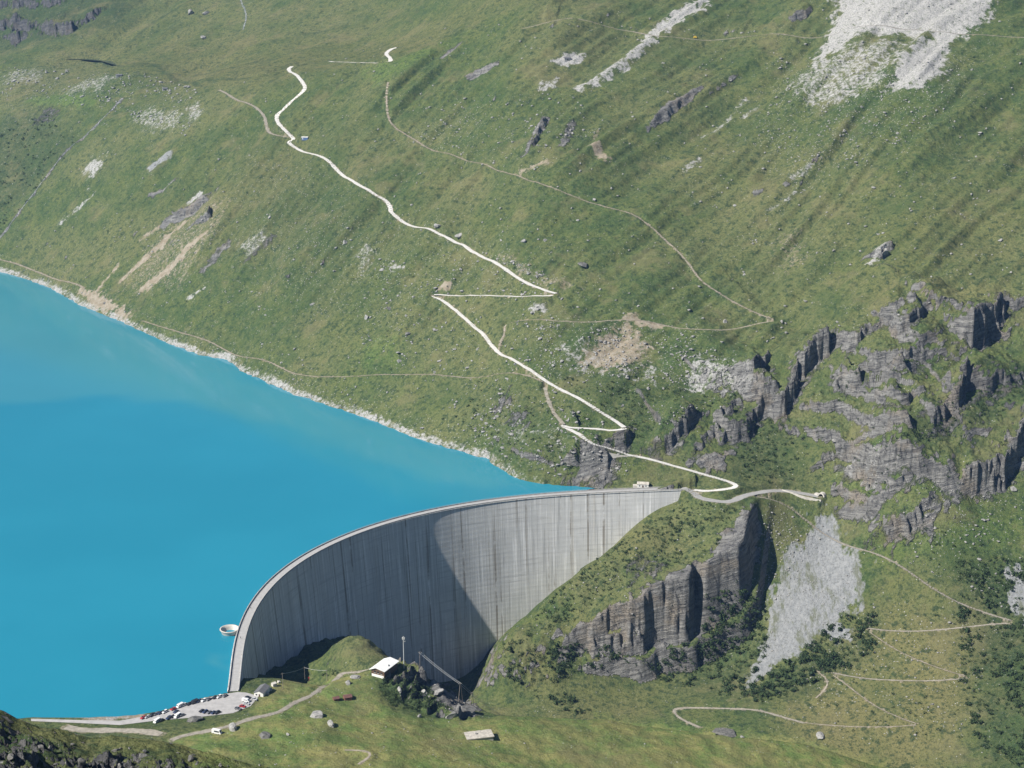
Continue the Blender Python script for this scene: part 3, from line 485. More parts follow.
MAT['conc'] = simple('grey_concrete', (.38, .37, .35), .85, .2, .15, .4); MAT['conc_l'] = simple('pale_concrete', (.50, .47, .42), .85, .2, .18, .25); MAT['white'] = simple('white_plaster', (.72, .71, .67), .8, .2, .06, .5); MAT['roofmetal'] = simple('pale_sheet_roof', (.72, .72, .70), .5, .4, .05, .3); MAT['wood'] = simple('dark_timber', (.11, .07, .045), .8, .2, .3, 1.2); MAT['redroof'] = simple('red_brown_sheet', (.13, .065, .055), .7, .3, .2, .8); MAT['greyroof'] = simple('grey_slate_roof', (.14, .14, .145), .7, .3, .15, .8); MAT['pole'] = simple('weathered_pole', (.24, .21, .18), .8, .2, .2, .8); MAT['steel'] = simple('galvanised_steel', (.42, .43, .43), .5, .5, .1, .8); MAT['black'] = simple('dark_opening', (.01, .01, .012), .6, .3, .1); MAT['tyre'] = simple('tyre_rubber', (.02, .02, .02), .8, .2, .1)
MAT['glass'] = simple('tinted_glass', (.025, .03, .035), .08, .5, .1); MAT['stoneslab'] = simple('weathered_slab_roof', (.42, .39, .34), .9, .1, .25, .6); MAT['brown'] = simple('rust_brown_wall', (.22, .10, .07), .8, .2, .2, .8); MAT['yellow'] = simple('yellow_paint', (.6, .42, .05), .5, .4, .1); MAT['skin'] = simple('skin', (.45, .28, .2), .6, .3, .05); MAT['blue'] = simple('blue_paint', (.10, .16, .30), .5, .4, .1); MAT['cloth1'] = simple('dark_jacket', (.04, .04, .06), .9, .1, .1); MAT['cloth2'] = simple('red_jacket', (.4, .06, .05), .9, .1, .1)
def paint(name, col): 
    m = simple(name, col, .3, .5, .04); m.node_tree.nodes['Principled BSDF'].inputs['Coat Weight'].default_value = .4; return m
for nm, c in dict(car_red=(.38, .025, .03), car_white=(.74, .74, .73), car_black=(.02, .021, .025), car_grey=(.16, .165, .175), car_silver=(.48, .49, .50), car_navy=(.03, .045, .10)).items(): MAT[nm] = paint(nm, c)
m, nt, b = newmat('boulder_stone'); k = N(nt); p = k.pos(); n = k.noise(p, .5, 6, .7); c = k.mix(k.ramp(n, .3, .7), (.19, .187, .178), (.36, .35, .33)); c = k.mix(k.ramp(k.noise(p, .9, 3), .58, .72, 0, .5), c, (.14, .14, .10)); nt.links.new(c, b.inputs['Base Color']); nt.links.new(k.bump(n, .8, .6), b.inputs['Normal']); MAT['stone'] = m
m, nt, b = newmat('alder_leaves'); k = N(nt); p = k.pos(); n = k.noise(p, .35, 4, .6); c = k.mix(k.ramp(n, .35, .65), (.030, .052, .020), (.062, .092, .032)); c = k.mix(k.math('MULTIPLY', k.rnd(), .5), c, (.028, .055, .030)); nt.links.new(c, b.inputs['Base Color']); MAT['leaf'] = m
MAT['bark'] = simple('grey_bark', (.12, .10, .08), .9, .1, .2, 1)
m, nt, b = newmat('white_water'); k = N(nt); c = k.mix(k.ramp(k.noise(k.pos(), .45, 6, .8), .5, .66), (.10, .115, .11), (.62, .63, .63)); nt.links.new(c, b.inputs['Base Color']); b.inputs['Roughness'].default_value = .4; MAT['stream'] = m
m, nt, b = newmat('dark_pond'); b.inputs['Base Color'].default_value = (.02, .035, .035, 1); b.inputs['Roughness'].default_value = .15; k = N(nt); nt.links.new(k.bump(k.noise(k.pos(), .4, 2), .1, .3), b.inputs['Normal']); MAT['pond'] = m

# ------------------------------------------------------------------ mesh helpers
def link(name, me, mat=None, parent=None):
    o = bpy.data.objects.new(name, me); COL.objects.link(o)
    if mat is not None: me.materials.append(MAT[mat] if isinstance(mat, str) else mat)
    if parent is not None: o.parent = parent
    return o
def tag(o, label=None, cat=None, group=None, kind=None):
    if label: o['label'] = label
    if cat: o['category'] = cat
    if group: o['group'] = group
    if kind: o['kind'] = kind
    return o
def empty(name, loc, rz=0, label=None, cat=None, group=None):
    o = bpy.data.objects.new(name, None); COL.objects.link(o); o.location = tuple(float(q) for q in loc); o.rotation_euler = (0, 0, rz); o.empty_display_size = .5
    return tag(o, label, cat, group)
def grid_mesh(name, V, nr, nc, closed=False):
    """V: (nr*nc,3) array -> quads"""
    me = bpy.data.meshes.new(name); i = np.arange(nr * nc, dtype=np.int32).reshape(nr, nc)
    q = np.stack([i[:-1, :-1], i[:-1, 1:], i[1:, 1:], i[1:, :-1]], -1).reshape(-1, 4)
    me.vertices.add(nr * nc); me.vertices.foreach_set('co', np.ascontiguousarray(V, np.float32).ravel())
    me.loops.add(len(q) * 4); me.loops.foreach_set('vertex_index', q.ravel())
    me.polygons.add(len(q)); me.polygons.foreach_set('loop_start', np.arange(0, len(q) * 4, 4, dtype=np.int32)); me.polygons.foreach_set('loop_total', np.full(len(q), 4, np.int32))
    me.update(calc_edges=True); me.polygons.foreach_set('use_smooth', np.ones(len(q), bool)); return me
class MB:
    def __init__(s): s.v = []; s.f = []
    def add(s, v, f): o = len(s.v); s.v += [tuple(map(float, q)) for q in v]; s.f += [tuple(i + o for i in q) for q in f]; return s
    def box(s, x0, x1, y0, y1, z0, z1):
        return s.add([(x0, y0, z0), (x1, y0, z0), (x1, y1, z0), (x0, y1, z0), (x0, y0, z1), (x1, y0, z1), (x1, y1, z1), (x0, y1, z1)], [(0, 3, 2, 1), (4, 5, 6, 7), (0, 1, 5, 4), (1, 2, 6, 5), (2, 3, 7, 6), (3, 0, 4, 7)])
    def prism(s, prof, x0, x1):
        """profile of (y,z) swept along x"""
        n = len(prof); v = [(x0, y, z) for y, z in prof] + [(x1, y, z) for y, z in prof]
        return s.add(v, [tuple(range(n - 1, -1, -1)), tuple(range(n, 2 * n))] + [(i, (i + 1) % n, (i + 1) % n + n, i + n) for i in range(n)])
    def tube(s, pts, r, n=6, r2=None):
        pts = [Vector(p) for p in pts]; v = []; f = []
        for i, p in enumerate(pts):
            d = (pts[min(i + 1, len(pts) - 1)] - pts[max(i - 1, 0)]).normalized(); a = d.cross(Vector((0, 0, 1)) if abs(d.z) < .9 else Vector((1, 0, 0))).normalized(); b_ = d.cross(a)
            rr = r if r2 is None else r + (r2 - r) * i / (len(pts) - 1)
            v += [p + (a * math.cos(2 * math.pi * j / n) + b_ * math.sin(2 * math.pi * j / n)) * rr for j in range(n)]
        for i in range(len(pts) - 1): f += [(i * n + j, i * n + (j + 1) % n, (i + 1) * n + (j + 1) % n, (i + 1) * n + j) for j in range(n)]
        f += [tuple(range(n - 1, -1, -1)), tuple(range((len(pts) - 1) * n, len(pts) * n))]; return s.add(v, f)
    def lathe(s, prof, n=28):
        v = [(r * math.cos(2 * math.pi * j / n), r * math.sin(2 * math.pi * j / n), z) for r, z in prof for j in range(n)]
        return s.add(v, [(i * n + j, i * n + (j + 1) % n, (i + 1) * n + (j + 1) % n, (i + 1) * n + j) for i in range(len(prof) - 1) for j in range(n)])
    def build(s, name, mat, parent=None, smooth=False):
        me = bpy.data.meshes.new(name); me.from_pydata(s.v, [], s.f); me.update()
        bm = bmesh.new(); bm.from_mesh(me); bmesh.ops.recalc_face_normals(bm, faces=bm.faces); bm.to_mesh(me); bm.free()
        if smooth: me.polygons.foreach_set('use_smooth', [True] * len(me.polygons))
        return link(name, me, mat, parent)
def copy_tree(o, loc, rz=0, scale=None, group=None, label=None):
    c = o.copy(); COL.objects.link(c); c.location = tuple(float(q) for q in loc); c.rotation_euler = (0, 0, rz)
    if scale: c.scale = scale
    if label: c['label'] = label
    if group: c['group'] = group
    for ch in o.children:
        d = ch.copy(); COL.objects.link(d); d.parent = c
        for g_ in ch.children: e = g_.copy(); COL.objects.link(e); e.parent = d
    return c

# ------------------------------------------------------------------ ground, lake, roads
V = np.stack([X2, Y2, Z], -1).reshape(-1, 3)
gm = grid_mesh('ground', V, nR, nC)
for nm, arr in dict(rock=rock, scree=scree, white=white, soil=soil, dry=dry, lush=lush, dark=dark, stony=stony, turf=turf).items():
    at_ = gm.attributes.new(nm, 'FLOAT', 'POINT'); at_.data.foreach_set('value', np.ascontiguousarray(arr, np.float32).ravel())
tag(link('ground', gm, 'ground'), kind='structure')
from mathutils.geometry import delaunay_2d_cdt
out_sh = []
for i, p_ in enumerate(SH):
    q0 = SH[max(i - 1, 0)]; q1 = SH[min(i + 1, len(SH) - 1)]; ex, ey = q1[0] - q0[0], q1[1] - q0[1]; L_ = math.hypot(ex, ey); out_sh.append((p_[0] - ey / L_ * 22, p_[1] + ex / L_ * 22))
edge = out_sh + [(80, 1432)] + [(DX[i] + DNX[i] * 4, DY[i] + DNY[i] * 4) for i in range(240, -1, -6)] + [(-186, 1022)] + [tuple(at(u, v + 3.5, WL))[:2] for u, v in [(200, 702), (164, 709), (137, 712.5), (82, 714.5), (16, 715), (-150, 713), (-500, 713)]] + [(-1500, 1050), (-1900, 2600), (-1700, 3300)]
gx = np.linspace(-1000, 80, 125); gy = np.linspace(1000, 2500, 175); LX, LY = np.meshgrid(gx, gy); ins = poly_sd(LX.astype(np.float32), LY.astype(np.float32), edge, 60) > 5
cand = [Vector(e_) for e_ in edge] + [Vector((x_, y_)) for x_, y_ in zip(LX[ins], LY[ins])]
cd = delaunay_2d_cdt(cand, [(i, (i + 1) % len(edge)) for i in range(len(edge))], [], 1, 1e-3)
lm = bpy.data.meshes.new('lake'); lm.from_pydata([(q.x, q.y, WL) for q in cd[0]], [], cd[2]); lm.update()
bm = bmesh.new(); bm.from_mesh(lm); bmesh.ops.recalc_face_normals(bm, faces=bm.faces)
if sum(f.normal.z for f in bm.faces) < 0: bmesh.ops.reverse_faces(bm, faces=bm.faces)
bm.to_mesh(lm); bm.free()
LX = np.array([q.co.x for q in lm.vertices], np.float32); LY = np.array([q.co.y for q in lm.vertices], np.float32)
silt = np.zeros(LX.shape, np.float32)  # holds the painted hillside reflection as well as the silt plumes
zn = poly_sd(LX, LY, [at(u, v, WL)[:2] for u, v in shore[1:] + [(560, 491), (480, 488), (420, 479), (340, 450), (250, 416), (180, 402), (100, 399), (0, 404), (-150, 400)]], 90); silt = np.maximum(silt, .30 * sstep(-14, 22, zn + 14 * noise(LX / 60, LY / 60, 51))).astype(np.float32)  # teal band: the hillside's reflection painted into the water colour
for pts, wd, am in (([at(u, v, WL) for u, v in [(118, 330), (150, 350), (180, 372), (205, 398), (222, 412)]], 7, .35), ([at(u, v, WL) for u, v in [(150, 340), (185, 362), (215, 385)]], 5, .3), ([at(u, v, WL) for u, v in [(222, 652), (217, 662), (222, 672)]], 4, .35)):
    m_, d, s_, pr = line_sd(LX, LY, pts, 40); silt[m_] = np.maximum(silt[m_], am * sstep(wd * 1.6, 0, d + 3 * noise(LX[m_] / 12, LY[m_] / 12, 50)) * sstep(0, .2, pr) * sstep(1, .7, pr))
a_ = lm.attributes.new('silt', 'FLOAT', 'POINT'); a_.data.foreach_set('value', silt.ravel())  # carries the painted hillside reflection together with the silt plumes
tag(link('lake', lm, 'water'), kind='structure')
for name, P, zs, hw, mk in LANES:
    d = np.gradient(P, axis=0); d /= np.hypot(d[:, 0], d[:, 1])[:, None] + 1e-9; nx, ny = -d[:, 1], d[:, 0]
    jit = (.25 if mk in ('gravel', 'asphalt') else .55) * hw * noise(np.arange(len(P)) / 4.0, np.zeros(len(P)), 60)
    off = np.array([-1, -.5, 0, .5, 1.0]); W = hw + jit
    V = np.stack([P[:, 0, None] + nx[:, None] * off * W[:, None], P[:, 1, None] + ny[:, None] * off * W[:, None], zs[:, None] + .07 - .06 * np.abs(off)[None] ** 2 + np.zeros((len(P), 5))], -1).reshape(-1, 3)
    tag(link(name, grid_mesh(name, V, len(P), 5), mk), kind='structure')
me = bpy.data.meshes.new('car_park'); me.from_pydata([(p[0], p[1], -.02) for p in CPK], [], [tuple(range(len(CPK)))]); me.update()
tag(link('car_park', me, 'lot'), kind='structure')
def ribbon(name, px, w, mat, lift=.25, label=None):
    P = spline([jump(u, v, Z)[:2] for u, v in px], 3); d = np.gradient(P, axis=0); d /= np.hypot(d[:, 0], d[:, 1])[:, None]
    off = np.linspace(-1, 1, 4); ww = w * (1 + .6 * noise(np.arange(len(P)) / 3., np.zeros(len(P)), 71))
    V = [(x - d[i, 1] * o * ww[i], y + d[i, 0] * o * ww[i], max(zat(x - d[i, 1] * o * ww[i], y + d[i, 0] * o * ww[i], Z), zat(x, y, Z) - .6) + lift) for i, (x, y) in enumerate(P) for o in off]
    return tag(link(name, grid_mesh(name, np.array(V), len(P), 4), mat), kind='structure')
ribbon('stream', [(122, 99), (105, 117), (85, 137), (67, 150), (55, 165), (40, 185), (22, 208), (2, 236), (-20, 262)], .8, 'stream'); ribbon('stream', [(240, -5), (241, 2), (246, 12), (246, 20), (243, 30)], 1.2, 'stream')
pp = [jump(u, v, Z) for u, v in [(60, 59), (80, 60.5), (100, 63), (118, 66), (112, 62), (90, 58.5), (70, 57.5)]]; pz = np.mean([q[2] for q in pp]) + .6
me = bpy.data.meshes.new('pond'); me.from_pydata([(q[0], q[1], pz) for q in pp], [], [tuple(range(len(pp)))]); me.update(); tag(link('pond', me, 'pond'), kind='structure')

# ------------------------------------------------------------------ the dam
dam = empty('dam', (0, 0, 0), 0, 'tall curved grey concrete arch dam holding back the turquoise lake', 'dam')
def dam_mesh(name, prof, mat, parent, uvs=True, i0=0, i1=305):
    """profile: (offset upstream, z) swept along the crest line"""
    idx = np.arange(i0, i1); n = len(prof); V = np.array([(DX[i] + DNX[i] * o, DY[i] + DNY[i] * o, z) for i in idx for o, z in prof])
    me = grid_mesh(name, V, len(idx), n)
    if uvs:
        uv = me.uv_layers.new(name='UVMap'); U = np.array([(TT[i], z - 3 * o) for i in idx for o, z in prof], np.float32); li = np.empty(len(me.loops), np.int32); me.loops.foreach_get('vertex_index', li); uv.data.foreach_set('uv', U[li].ravel())
    me.polygons.foreach_set('use_smooth', [False] * len(me.polygons)); return link(name, me, mat, parent)
zz = np.linspace(-160, -.6, 28)
prof = [(-.6 * math.sin((z + 160) / 160 * math.pi) + 0.0 - 13 * ((-z) / 160), z) for z in zz] + [(-.5, -.55), (-.5, -.05), (7.6, -.05), (7.6, -.5), (7.2, -.55)] + [(7.2 + 18 * ((-z) / 160) ** 1.2, z) for z in zz[::-1]]
body = dam_mesh('wall', prof, 'dam', dam)
dam_mesh('crest_road', [(.75, 0.02), (3.5, .06), (6.4, .02)], 'crest', dam)
dam_mesh('parapet', [(6.6, -.04), (6.6, 1.0), (7.1, 1.0), (7.1, -.04)], 'conc', dam)
dam_mesh('parapet', [(-.2, -.04), (-.2, .95), (.35, .95), (.35, -.04)], 'conc', dam)
rl = MB()
for i in range(2, 303, 3): rl.box(DX[i] + DNX[i] * 6.85 - .06, DX[i] + DNX[i] * 6.85 + .06, DY[i] + DNY[i] * 6.85 - .06, DY[i] + DNY[i] * 6.85 + .06, 1.0, 1.75)
rl.tube([(DX[i] + DNX[i] * 6.85, DY[i] + DNY[i] * 6.85, 1.75) for i in range(0, 305, 4)], .05, 4); rl.build('railing', 'steel', dam)

# overflow tower in the lake beside the crest
p = at(231.5, 634, WL); tw = empty('overflow_tower', (p[0] - 1.5, p[1] + 2, WL), 0, 'round pale concrete overflow funnel standing in the lake beside the dam', 'spillway')
MB().lathe([(3.6, -40), (3.6, -6), (4.6, -2.5), (6.0, .6), (6.6, 2.6), (7.0, 3.0), (7.0, 3.5), (6.3, 3.5), (5.6, 1.5), (4.0, -2.0), (3.0, -5), (2.8, -14), (.05, -14.1)]).build('funnel', 'conc_l', tw, True)
MB().lathe([(7.08, 2.95), (7.08, 3.2), (7.2, 3.2), (7.2, 2.95)]).build('rim', 'conc', tw)

# ------------------------------------------------------------------ buildings
def ground_at(u, v): return jump(u, v, Z)
def gable(root, w, d, h, rise, wall, roof, over=.35, th=.18):
    """walls + pitched roof, ridge along x, base at z=0"""
    MB().prism([(-d / 2, -1.5), (d / 2, -1.5), (d / 2, h), (0, h + rise), (-d / 2, h)], -w / 2, w / 2).build('wall', wall, root)
    k_ = rise / (d / 2); o = d / 2 + over
    MB().prism([(-o, h - k_ * over + .05), (0, h + rise + .05), (o, h - k_ * over + .05), (o, h - k_ * over + .05 + th), (0, h + rise + .05 + th), (-o, h - k_ * over + .05 + th)], -w / 2 - over, w / 2 + over).build('roof', roof, root)
p = ground_at(384.5, 669)
chalet = empty('mountain_restaurant', (p[0], p[1], p[2]), math.radians(62), 'white roofed brown mountain building on the knoll in front of the dam', 'building')
MB().prism([(-5.2, -2.5), (5.2, -2.5), (5.2, 2.6), (1.2, 4.3), (-5.2, 3.2)], -8.5, 8.5).build('wall', 'wood', chalet)
MB().prism([(-6.2, 3.05), (1.2, 4.4), (6.4, 2.2), (6.4, 2.45), (1.2, 4.75), (-6.2, 3.35)], -9.6, 9.6).build('roof', 'roofmetal', chalet)
MB().box(-8.75, -8.5, -4.8, 4.8, -2.5, -.6).build('base_course', 'white', chalet)
for yy in (-3.6, -1.0, 1.6): 
    w_ = MB().box(-8.62, -8.5, yy, yy + 1.4, .5, 1.7).build('window', 'glass', chalet); MB().box(-8.7, -8.62, yy - .1, yy + 1.5, .38, .5).build('sill', 'white', w_)
p = ground_at(262, 693); gh = empty('dam_keeper_house', (p[0], p[1], -.4), math.radians(75), 'small grey roofed white building where the dam meets the car park', 'building'); gable(gh, 11, 6.5, 2.6, 1.5, 'white', 'greyroof')
MB().box(-5.62, -5.5, -1.0, 0, -.2, 1.9).build('door', 'wood', gh); MB().box(-5.6, -5.5, 1, 2.2, .8, 1.8).build('window', 'glass', gh)
for i, (u, v, w_, h_) in enumerate([(270, 690.5, 2.6, 2.0), (274, 686, 3.0, 2.8), (267, 694, 2.4, 1.4), (279, 683, 2.0, 1.6)]):
    p = ground_at(u, v); o = MB().prism([(-w_ / 2, -.8), (w_ / 2, -.8), (w_ / 2 * .8, h_ * .8), (w_ * .2, h_), (-w_ / 2 * .9, h_ * .75)], -w_ / 2, w_ / 2).build('stone_block', 'conc_l'); o.location = p; o.rotation_euler = (0, 0, .7 * i)
    tag(o, 'pale squared stone block piled beside the grey roofed house', 'stone block', 'pale blocks beside the dam house')
for u, v, s, lab, wl in ((336, 700, .72, 'smaller red roofed shed, left of the pair on the meadow', 'brown'), (347.5, 699, .95, 'larger red roofed shed, right of the pair on the meadow', 'brown')):
    p = ground_at(u, v); t = empty('shed', p, math.radians(20), lab, 'shed', 'red roofed sheds on the meadow'); gable(t, 5.2 * s, 4.6 * s, 2.2 * s, 1.1 * s, wl, 'redroof'); MB().box(-.6 * s, .6 * s, -2.42 * s, -2.3 * s, -.2, 1.7 * s).build('door', 'wood', t)
p = ground_at(479, 737); t = empty('bunker', p, math.radians(14), 'low flat roofed concrete hut sunk in the front meadow', 'bunker')
MB().box(-8.5, 8.5, -4.5, 4.5, -3, 1.5).build('wall', 'conc', t); MB().box(-9, 9, -5, 5, 1.5, 2.0).build('roof', 'stoneslab', t); MB().box(-2.4, -1.4, .2, 1.2, 2.0, 3.2).build('chimney', 'conc', t); MB().box(-6.5, -5.4, -4.62, -4.5, -.4, 1.3).build('door', 'greyroof', t)
p = ground_at(643, 487); t = empty('gate_house', (p[0], p[1], max(p[2], -1.0)), math.radians(-8), 'small white house by the lake at the far end of the dam', 'building')
gable(t, 10, 5.5, 2.8, 1.4, 'white', 'stoneslab'); MB().box(-9, -5.1, -2, 2, -1, 1.1).build('annexe', 'conc_l', t); MB().box(-.8, .8, -2.87, -2.75, -.3, 1.8).build('door', 'wood', t)
for yy in (-3.4, 2.2): MB().box(yy, yy + 1.1, -2.85, -2.75, .8, 1.8).build('window', 'glass', t)
def wall_px(px, h0, h1, th, mat, name, label, cat, cap=True):
    P = [jump(u, v, Z) for u, v in px]; Q = spline(P, 2.5); zt = np.interp(np.linspace(0, 1, len(Q)), np.linspace(0, 1, len(P)), [q[2] for q in P])
    d = np.gradient(Q, axis=0); d /= np.hypot(d[:, 0], d[:, 1])[:, None]
    V = [(x + d[i, 1] * o, y - d[i, 0] * o, zt[i] + z) for i, (x, y) in enumerate(Q) for o, z in ((th, -h0), (th * .4, h1), (-th * .4, h1), (-th, -h0))]
    t = empty(name, (0, 0, 0), 0, label, cat); link('wall', grid_mesh('wall', np.array(V), len(Q), 4), mat, t); t.children[0].data.polygons.foreach_set('use_smooth', [False] * len(t.children[0].data.polygons))
    V2 = [(x + d[i, 1] * o, y - d[i, 0] * o, zt[i] + h1 + .01 + z) for i, (x, y) in enumerate(Q) for o, z in ((th * .5, 0), (th * .5, .25), (-th * .5, .25), (-th * .5, 0))]
    if cap: link('coping', grid_mesh('coping', np.array(V2), len(Q), 4), 'conc_l', t)
    return t
wall_px([(609, 453.5), (617, 455.5), (628, 456.5), (637, 456.5)], 8, .4, .8, 'conc_l', 'retaining_wall', 'pale stone retaining wall under the gravel road above the lake cliff', 'retaining wall')
wall_px([(782, 490.5), (790, 493), (800, 496.5), (810, 499), (821, 501)], 5.5, .8, .8, 'conc_l', 'retaining_wall', 'long pale concrete wall along the road to the tunnel mouth', 'retaining wall')
p = ground_at(819, 496.5); t = empty('tunnel_portal', (p[0] + 2, p[1], p[2]), math.radians(-35), 'dark round tunnel mouth in pale concrete at the end of the road', 'tunnel')
pv = [(3.2 * math.cos(a), 3.4 * math.sin(a)) for a in np.linspace(0, math.pi, 13)]
fr_ = MB(); n_ = len(pv); ov = [(4.6 * math.cos(a), 4.7 * math.sin(a)) for a in np.linspace(0, math.pi, 13)]
v_ = [(x, -1.2, z) for x, z in pv] + [(x, -1.2, z) for x, z in ov] + [(x, 5, z) for x, z in pv] + [(x, 5, z) for x, z in ov]
f_ = []
for i in range(n_ - 1): f_ += [(i, i + 1, n_ + i + 1, n_ + i), (n_ + i, n_ + i + 1, 3 * n_ + i + 1, 3 * n_ + i), (i, 2 * n_ + i, 2 * n_ + i + 1, i + 1)]
fr_.add(v_, f_).build('arch', 'conc_l', t); MB().prism([(4.6, -.2), (4.9, -.2), (4.9, 3.6), (4.6, 3.6)], -3.6, 3.6).build('bore', 'black', t); MB().box(-9, -4.65, -1.0, 4, -2, 2.4).build('wing_wall', 'conc_l', t); t.scale = (.72, .72, .72)  # black panel behind the arch stands in for the shade inside
# farther buildings on the high pasture
for u, v, w_, lab in ((119, 76.5, 9, 'grey stone alpine hut on the plateau edge above the stream'), (165, 90, 7, 'little grey hut among rocks near the end of the white track'), (567, 60, 8, 'pale stone hut beside the white crag high on the slope')):
    p = ground_at(u, v); t = empty('stone_hut', p, .3, lab, 'hut'); gable(t, w_, w_ * .6, 2.2, 1.3, 'conc', 'greyroof'); MB().box(-.5, .5, -w_ * .3 - .12, -w_ * .3, -.3, 1.7).build('door', 'wood', t)
p = ground_at(305, 139); t = empty('cabin', p, -.1, 'small blue grey cabin beside the gravel road junction on the hillside', 'cabin'); gable(t, 8, 3.6, 2.3, .5, 'blue', 'roofmetal'); MB().box(-3, -2, -1.92, -1.8, -.2, 1.8).build('door', 'white', t)

# ------------------------------------------------------------------ poles, cable line, mast
def pole(name, u, v, h, label, cat, group=None, arm=True, mat='pole'):
    p = ground_at(u, v); t = empty(name, p, .4, label, cat, group); MB().tube([(0, 0, -1.5), (0, 0, h)], .22, 7, .14).build('post', mat, t)
    if arm: MB().box(-1.1, 1.1, -.08, .08, h - .9, h - .7).build('crossarm', mat, t)
    return p + np.array([0, 0, h - .6])
def cable(name, A, B, sag, label, off=0.):
    A = np.array(A); B = np.array(B); P = [A + (B - A) * q + np.array([off, 0, -sag * 4 * q * (1 - q)]) for q in np.linspace(0, 1, 13)]
    return tag(MB().tube([tuple(x) for x in P], (.115 if 'rope' in name else .1), 4).build(name, 'steel'), label, 'cable')
t1 = pole('utility_pole', 283, 689, 12, 'wooden power pole nearest the dam keeper house', 'pole', 'wooden poles behind the meadow edge'); t2 = pole('utility_pole', 305, 683, 13, 'middle wooden power pole standing before the dark gorge', 'pole', 'wooden poles behind the meadow edge'); t3 = pole('utility_pole', 327, 681, 9, 'short wooden power pole next to the green knoll', 'pole', 'wooden poles behind the meadow edge')
cable('power_line', t1, t2, .8, 'thin wire between the house pole and the middle pole'); cable('power_line', t2, t3, .8, 'thin wire between the middle pole and the knoll pole')
p = ground_at(404, 668); t = empty('antenna_mast', p, .2, 'tall pale antenna mast beside the white roofed building', 'mast'); MB().tube([(0, 0, -2), (0, 0, 24)], .38, 8, .28).build('post', 'steel', t); MB().box(-.9, .9, -.2, .2, 21.5, 23.2).build('antenna', 'white', t); MB().box(-.3, 1.3, -.3, .3, 19.8, 20.3).build('bracket', 'steel', t)
c1 = pole('cable_support', 420, 671, 15, 'dark cable pylon on the knoll top beside the mast', 'pylon', 'pylons of the material cableway', True)
def aframe(u, v, h, label):
    p = ground_at(u, v); t = empty('cable_support', p, .5, label, 'pylon', 'pylons of the material cableway')
    for s_ in (-1, 1): MB().tube([(s_ * 1.8, 0, -2), (s_ * .25, 0, h)], .22, 6, .16).build('leg', 'pole', t)
    MB().box(-1.2, 1.2, -.12, .12, h - .4, h).build('crossarm', 'pole', t); return p + np.array([0, 0, h])
c2 = aframe(460.5, 702, 14, 'A shaped cable pylon on the rocky end of the knoll'); c3 = aframe(472, 707, 11, 'lower cable pylon at the cliff edge of the knoll')
far = at(507, 719, -64)
for q, o_ in enumerate((-.8, .8)):
    s_ = ('left', 'right')[q]; cable('cableway_rope', c1, c2, 1.0, f'{s_} cableway rope from the knoll top to the A shaped pylon', o_); cable('cableway_rope', c2, far, 1.5, f'{s_} cableway rope from the A shaped pylon into the gorge', o_); 
cable('cableway_rope', c3, far + np.array([-14, -5, 0]), 1.0, 'lower cableway rope dropping from the last pylon into the gorge')
p = ground_at(163, 709.5); t = empty('lamp_post', p, 0, 'thin dark post on the lake side edge of the car park', 'post'); MB().tube([(0, 0, -.5), (0, 0, 6)], .12, 6).build('post', 'pole', t); MB().box(-.3, .9, -.12, .12, 5.9, 6.1).build('lamp_head', 'steel', t)
p = ground_at(309, 681); tag(MB().tube([(0, 0, -.8), (0, 0, 3.2)], .12, 6).box(-.5, .5, -.06, .06, 2.2, 3.2).build('marker_post', 'car_red'), 'small red marker post in the bush by the poles', 'marker').location = p

# ------------------------------------------------------------------ vehicles
def make_car(key, kind):
    t = empty('parked_car', (0, 0, -900), 0, 'x', 'car', 'cars parked by the dam')
    L, W, h = dict(car=(4.3, 1.78, 1.48), wagon=(4.6, 1.85, 1.65), van=(5.3, 2.0, 2.3), camper=(6.4, 2.2, 2.9))[kind]; l = L / 2
    if kind in ('car', 'wagon'):
        k_ = .22 if kind == 'car' else .42
        prof = [(-l, .35), (-l + .05, .75), (-l + .15, .92), (-l * .42, 1.0), (l * .82, 1.0), (l - .02, .85), (l, .35)]
        cab = [(-l * .46, .98), (-l * .18, h), (l * (.28 + k_), h - .02), (l * (.62 + k_ * .6), .98)]
    else:
        prof = [(-l, .35), (-l + .03, .95), (-l + .55, 1.25), (-l + .5, 1.25), (l, 1.25), (l, .35)]
        cab = [(-l + .35, 1.24), (-l + 1.0, h - .1), (-l + 1.3, h), (l - .02, h), (l, 1.24)]
    def rot(pr): return [(y, z) for y, z in pr]
    MB().prism(rot(prof), -W / 2, W / 2).build('body', key, t)
    if kind in ('car', 'wagon'):
        g_ = MB(); n = len(cab); a = W / 2 - .06; b_ = W / 2 - .24; v = []
        for s_ in (-1, 1): v += [(s_ * (b_ if z > 1.2 else a), y, z) for y, z in cab]
        g_.add(v, [tuple(range(n - 1, -1, -1)), tuple(range(n, 2 * n))] + [(i, (i + 1) % n, (i + 1) % n + n, i + n) for i in range(n)]).build('windows', 'glass', t)
        MB().box(-b_ + .03, b_ - .03, -l * .14, l * (.26 + k_), h - .02, h + .03).build('roof', key, t)
    else:
        MB().prism(rot(cab), -W / 2 + .03, W / 2 - .03).build('roof', key, t)
        MB().box(-W / 2 + .1, W / 2 - .1, -l + .48, -l + .60, 1.32, h - .35).build('windscreen', 'glass', t)
        for s_ in (-1, 1): MB().box(s_ * (W / 2) - .03, s_ * (W / 2) + .03, -l + 1.2, l * .45, 1.4, h - .55).build('side_window', 'glass', t)
    for x in (-1, 1):
        for y in (-l * .6, l * .62):
            w_ = MB(); w_.tube([(x * (W / 2 - .2), y, .33), (x * (W / 2 + .02), y, .33)], .33, 12); w_.build('wheel', 'tyre', t)
    return t
PROTO = {}
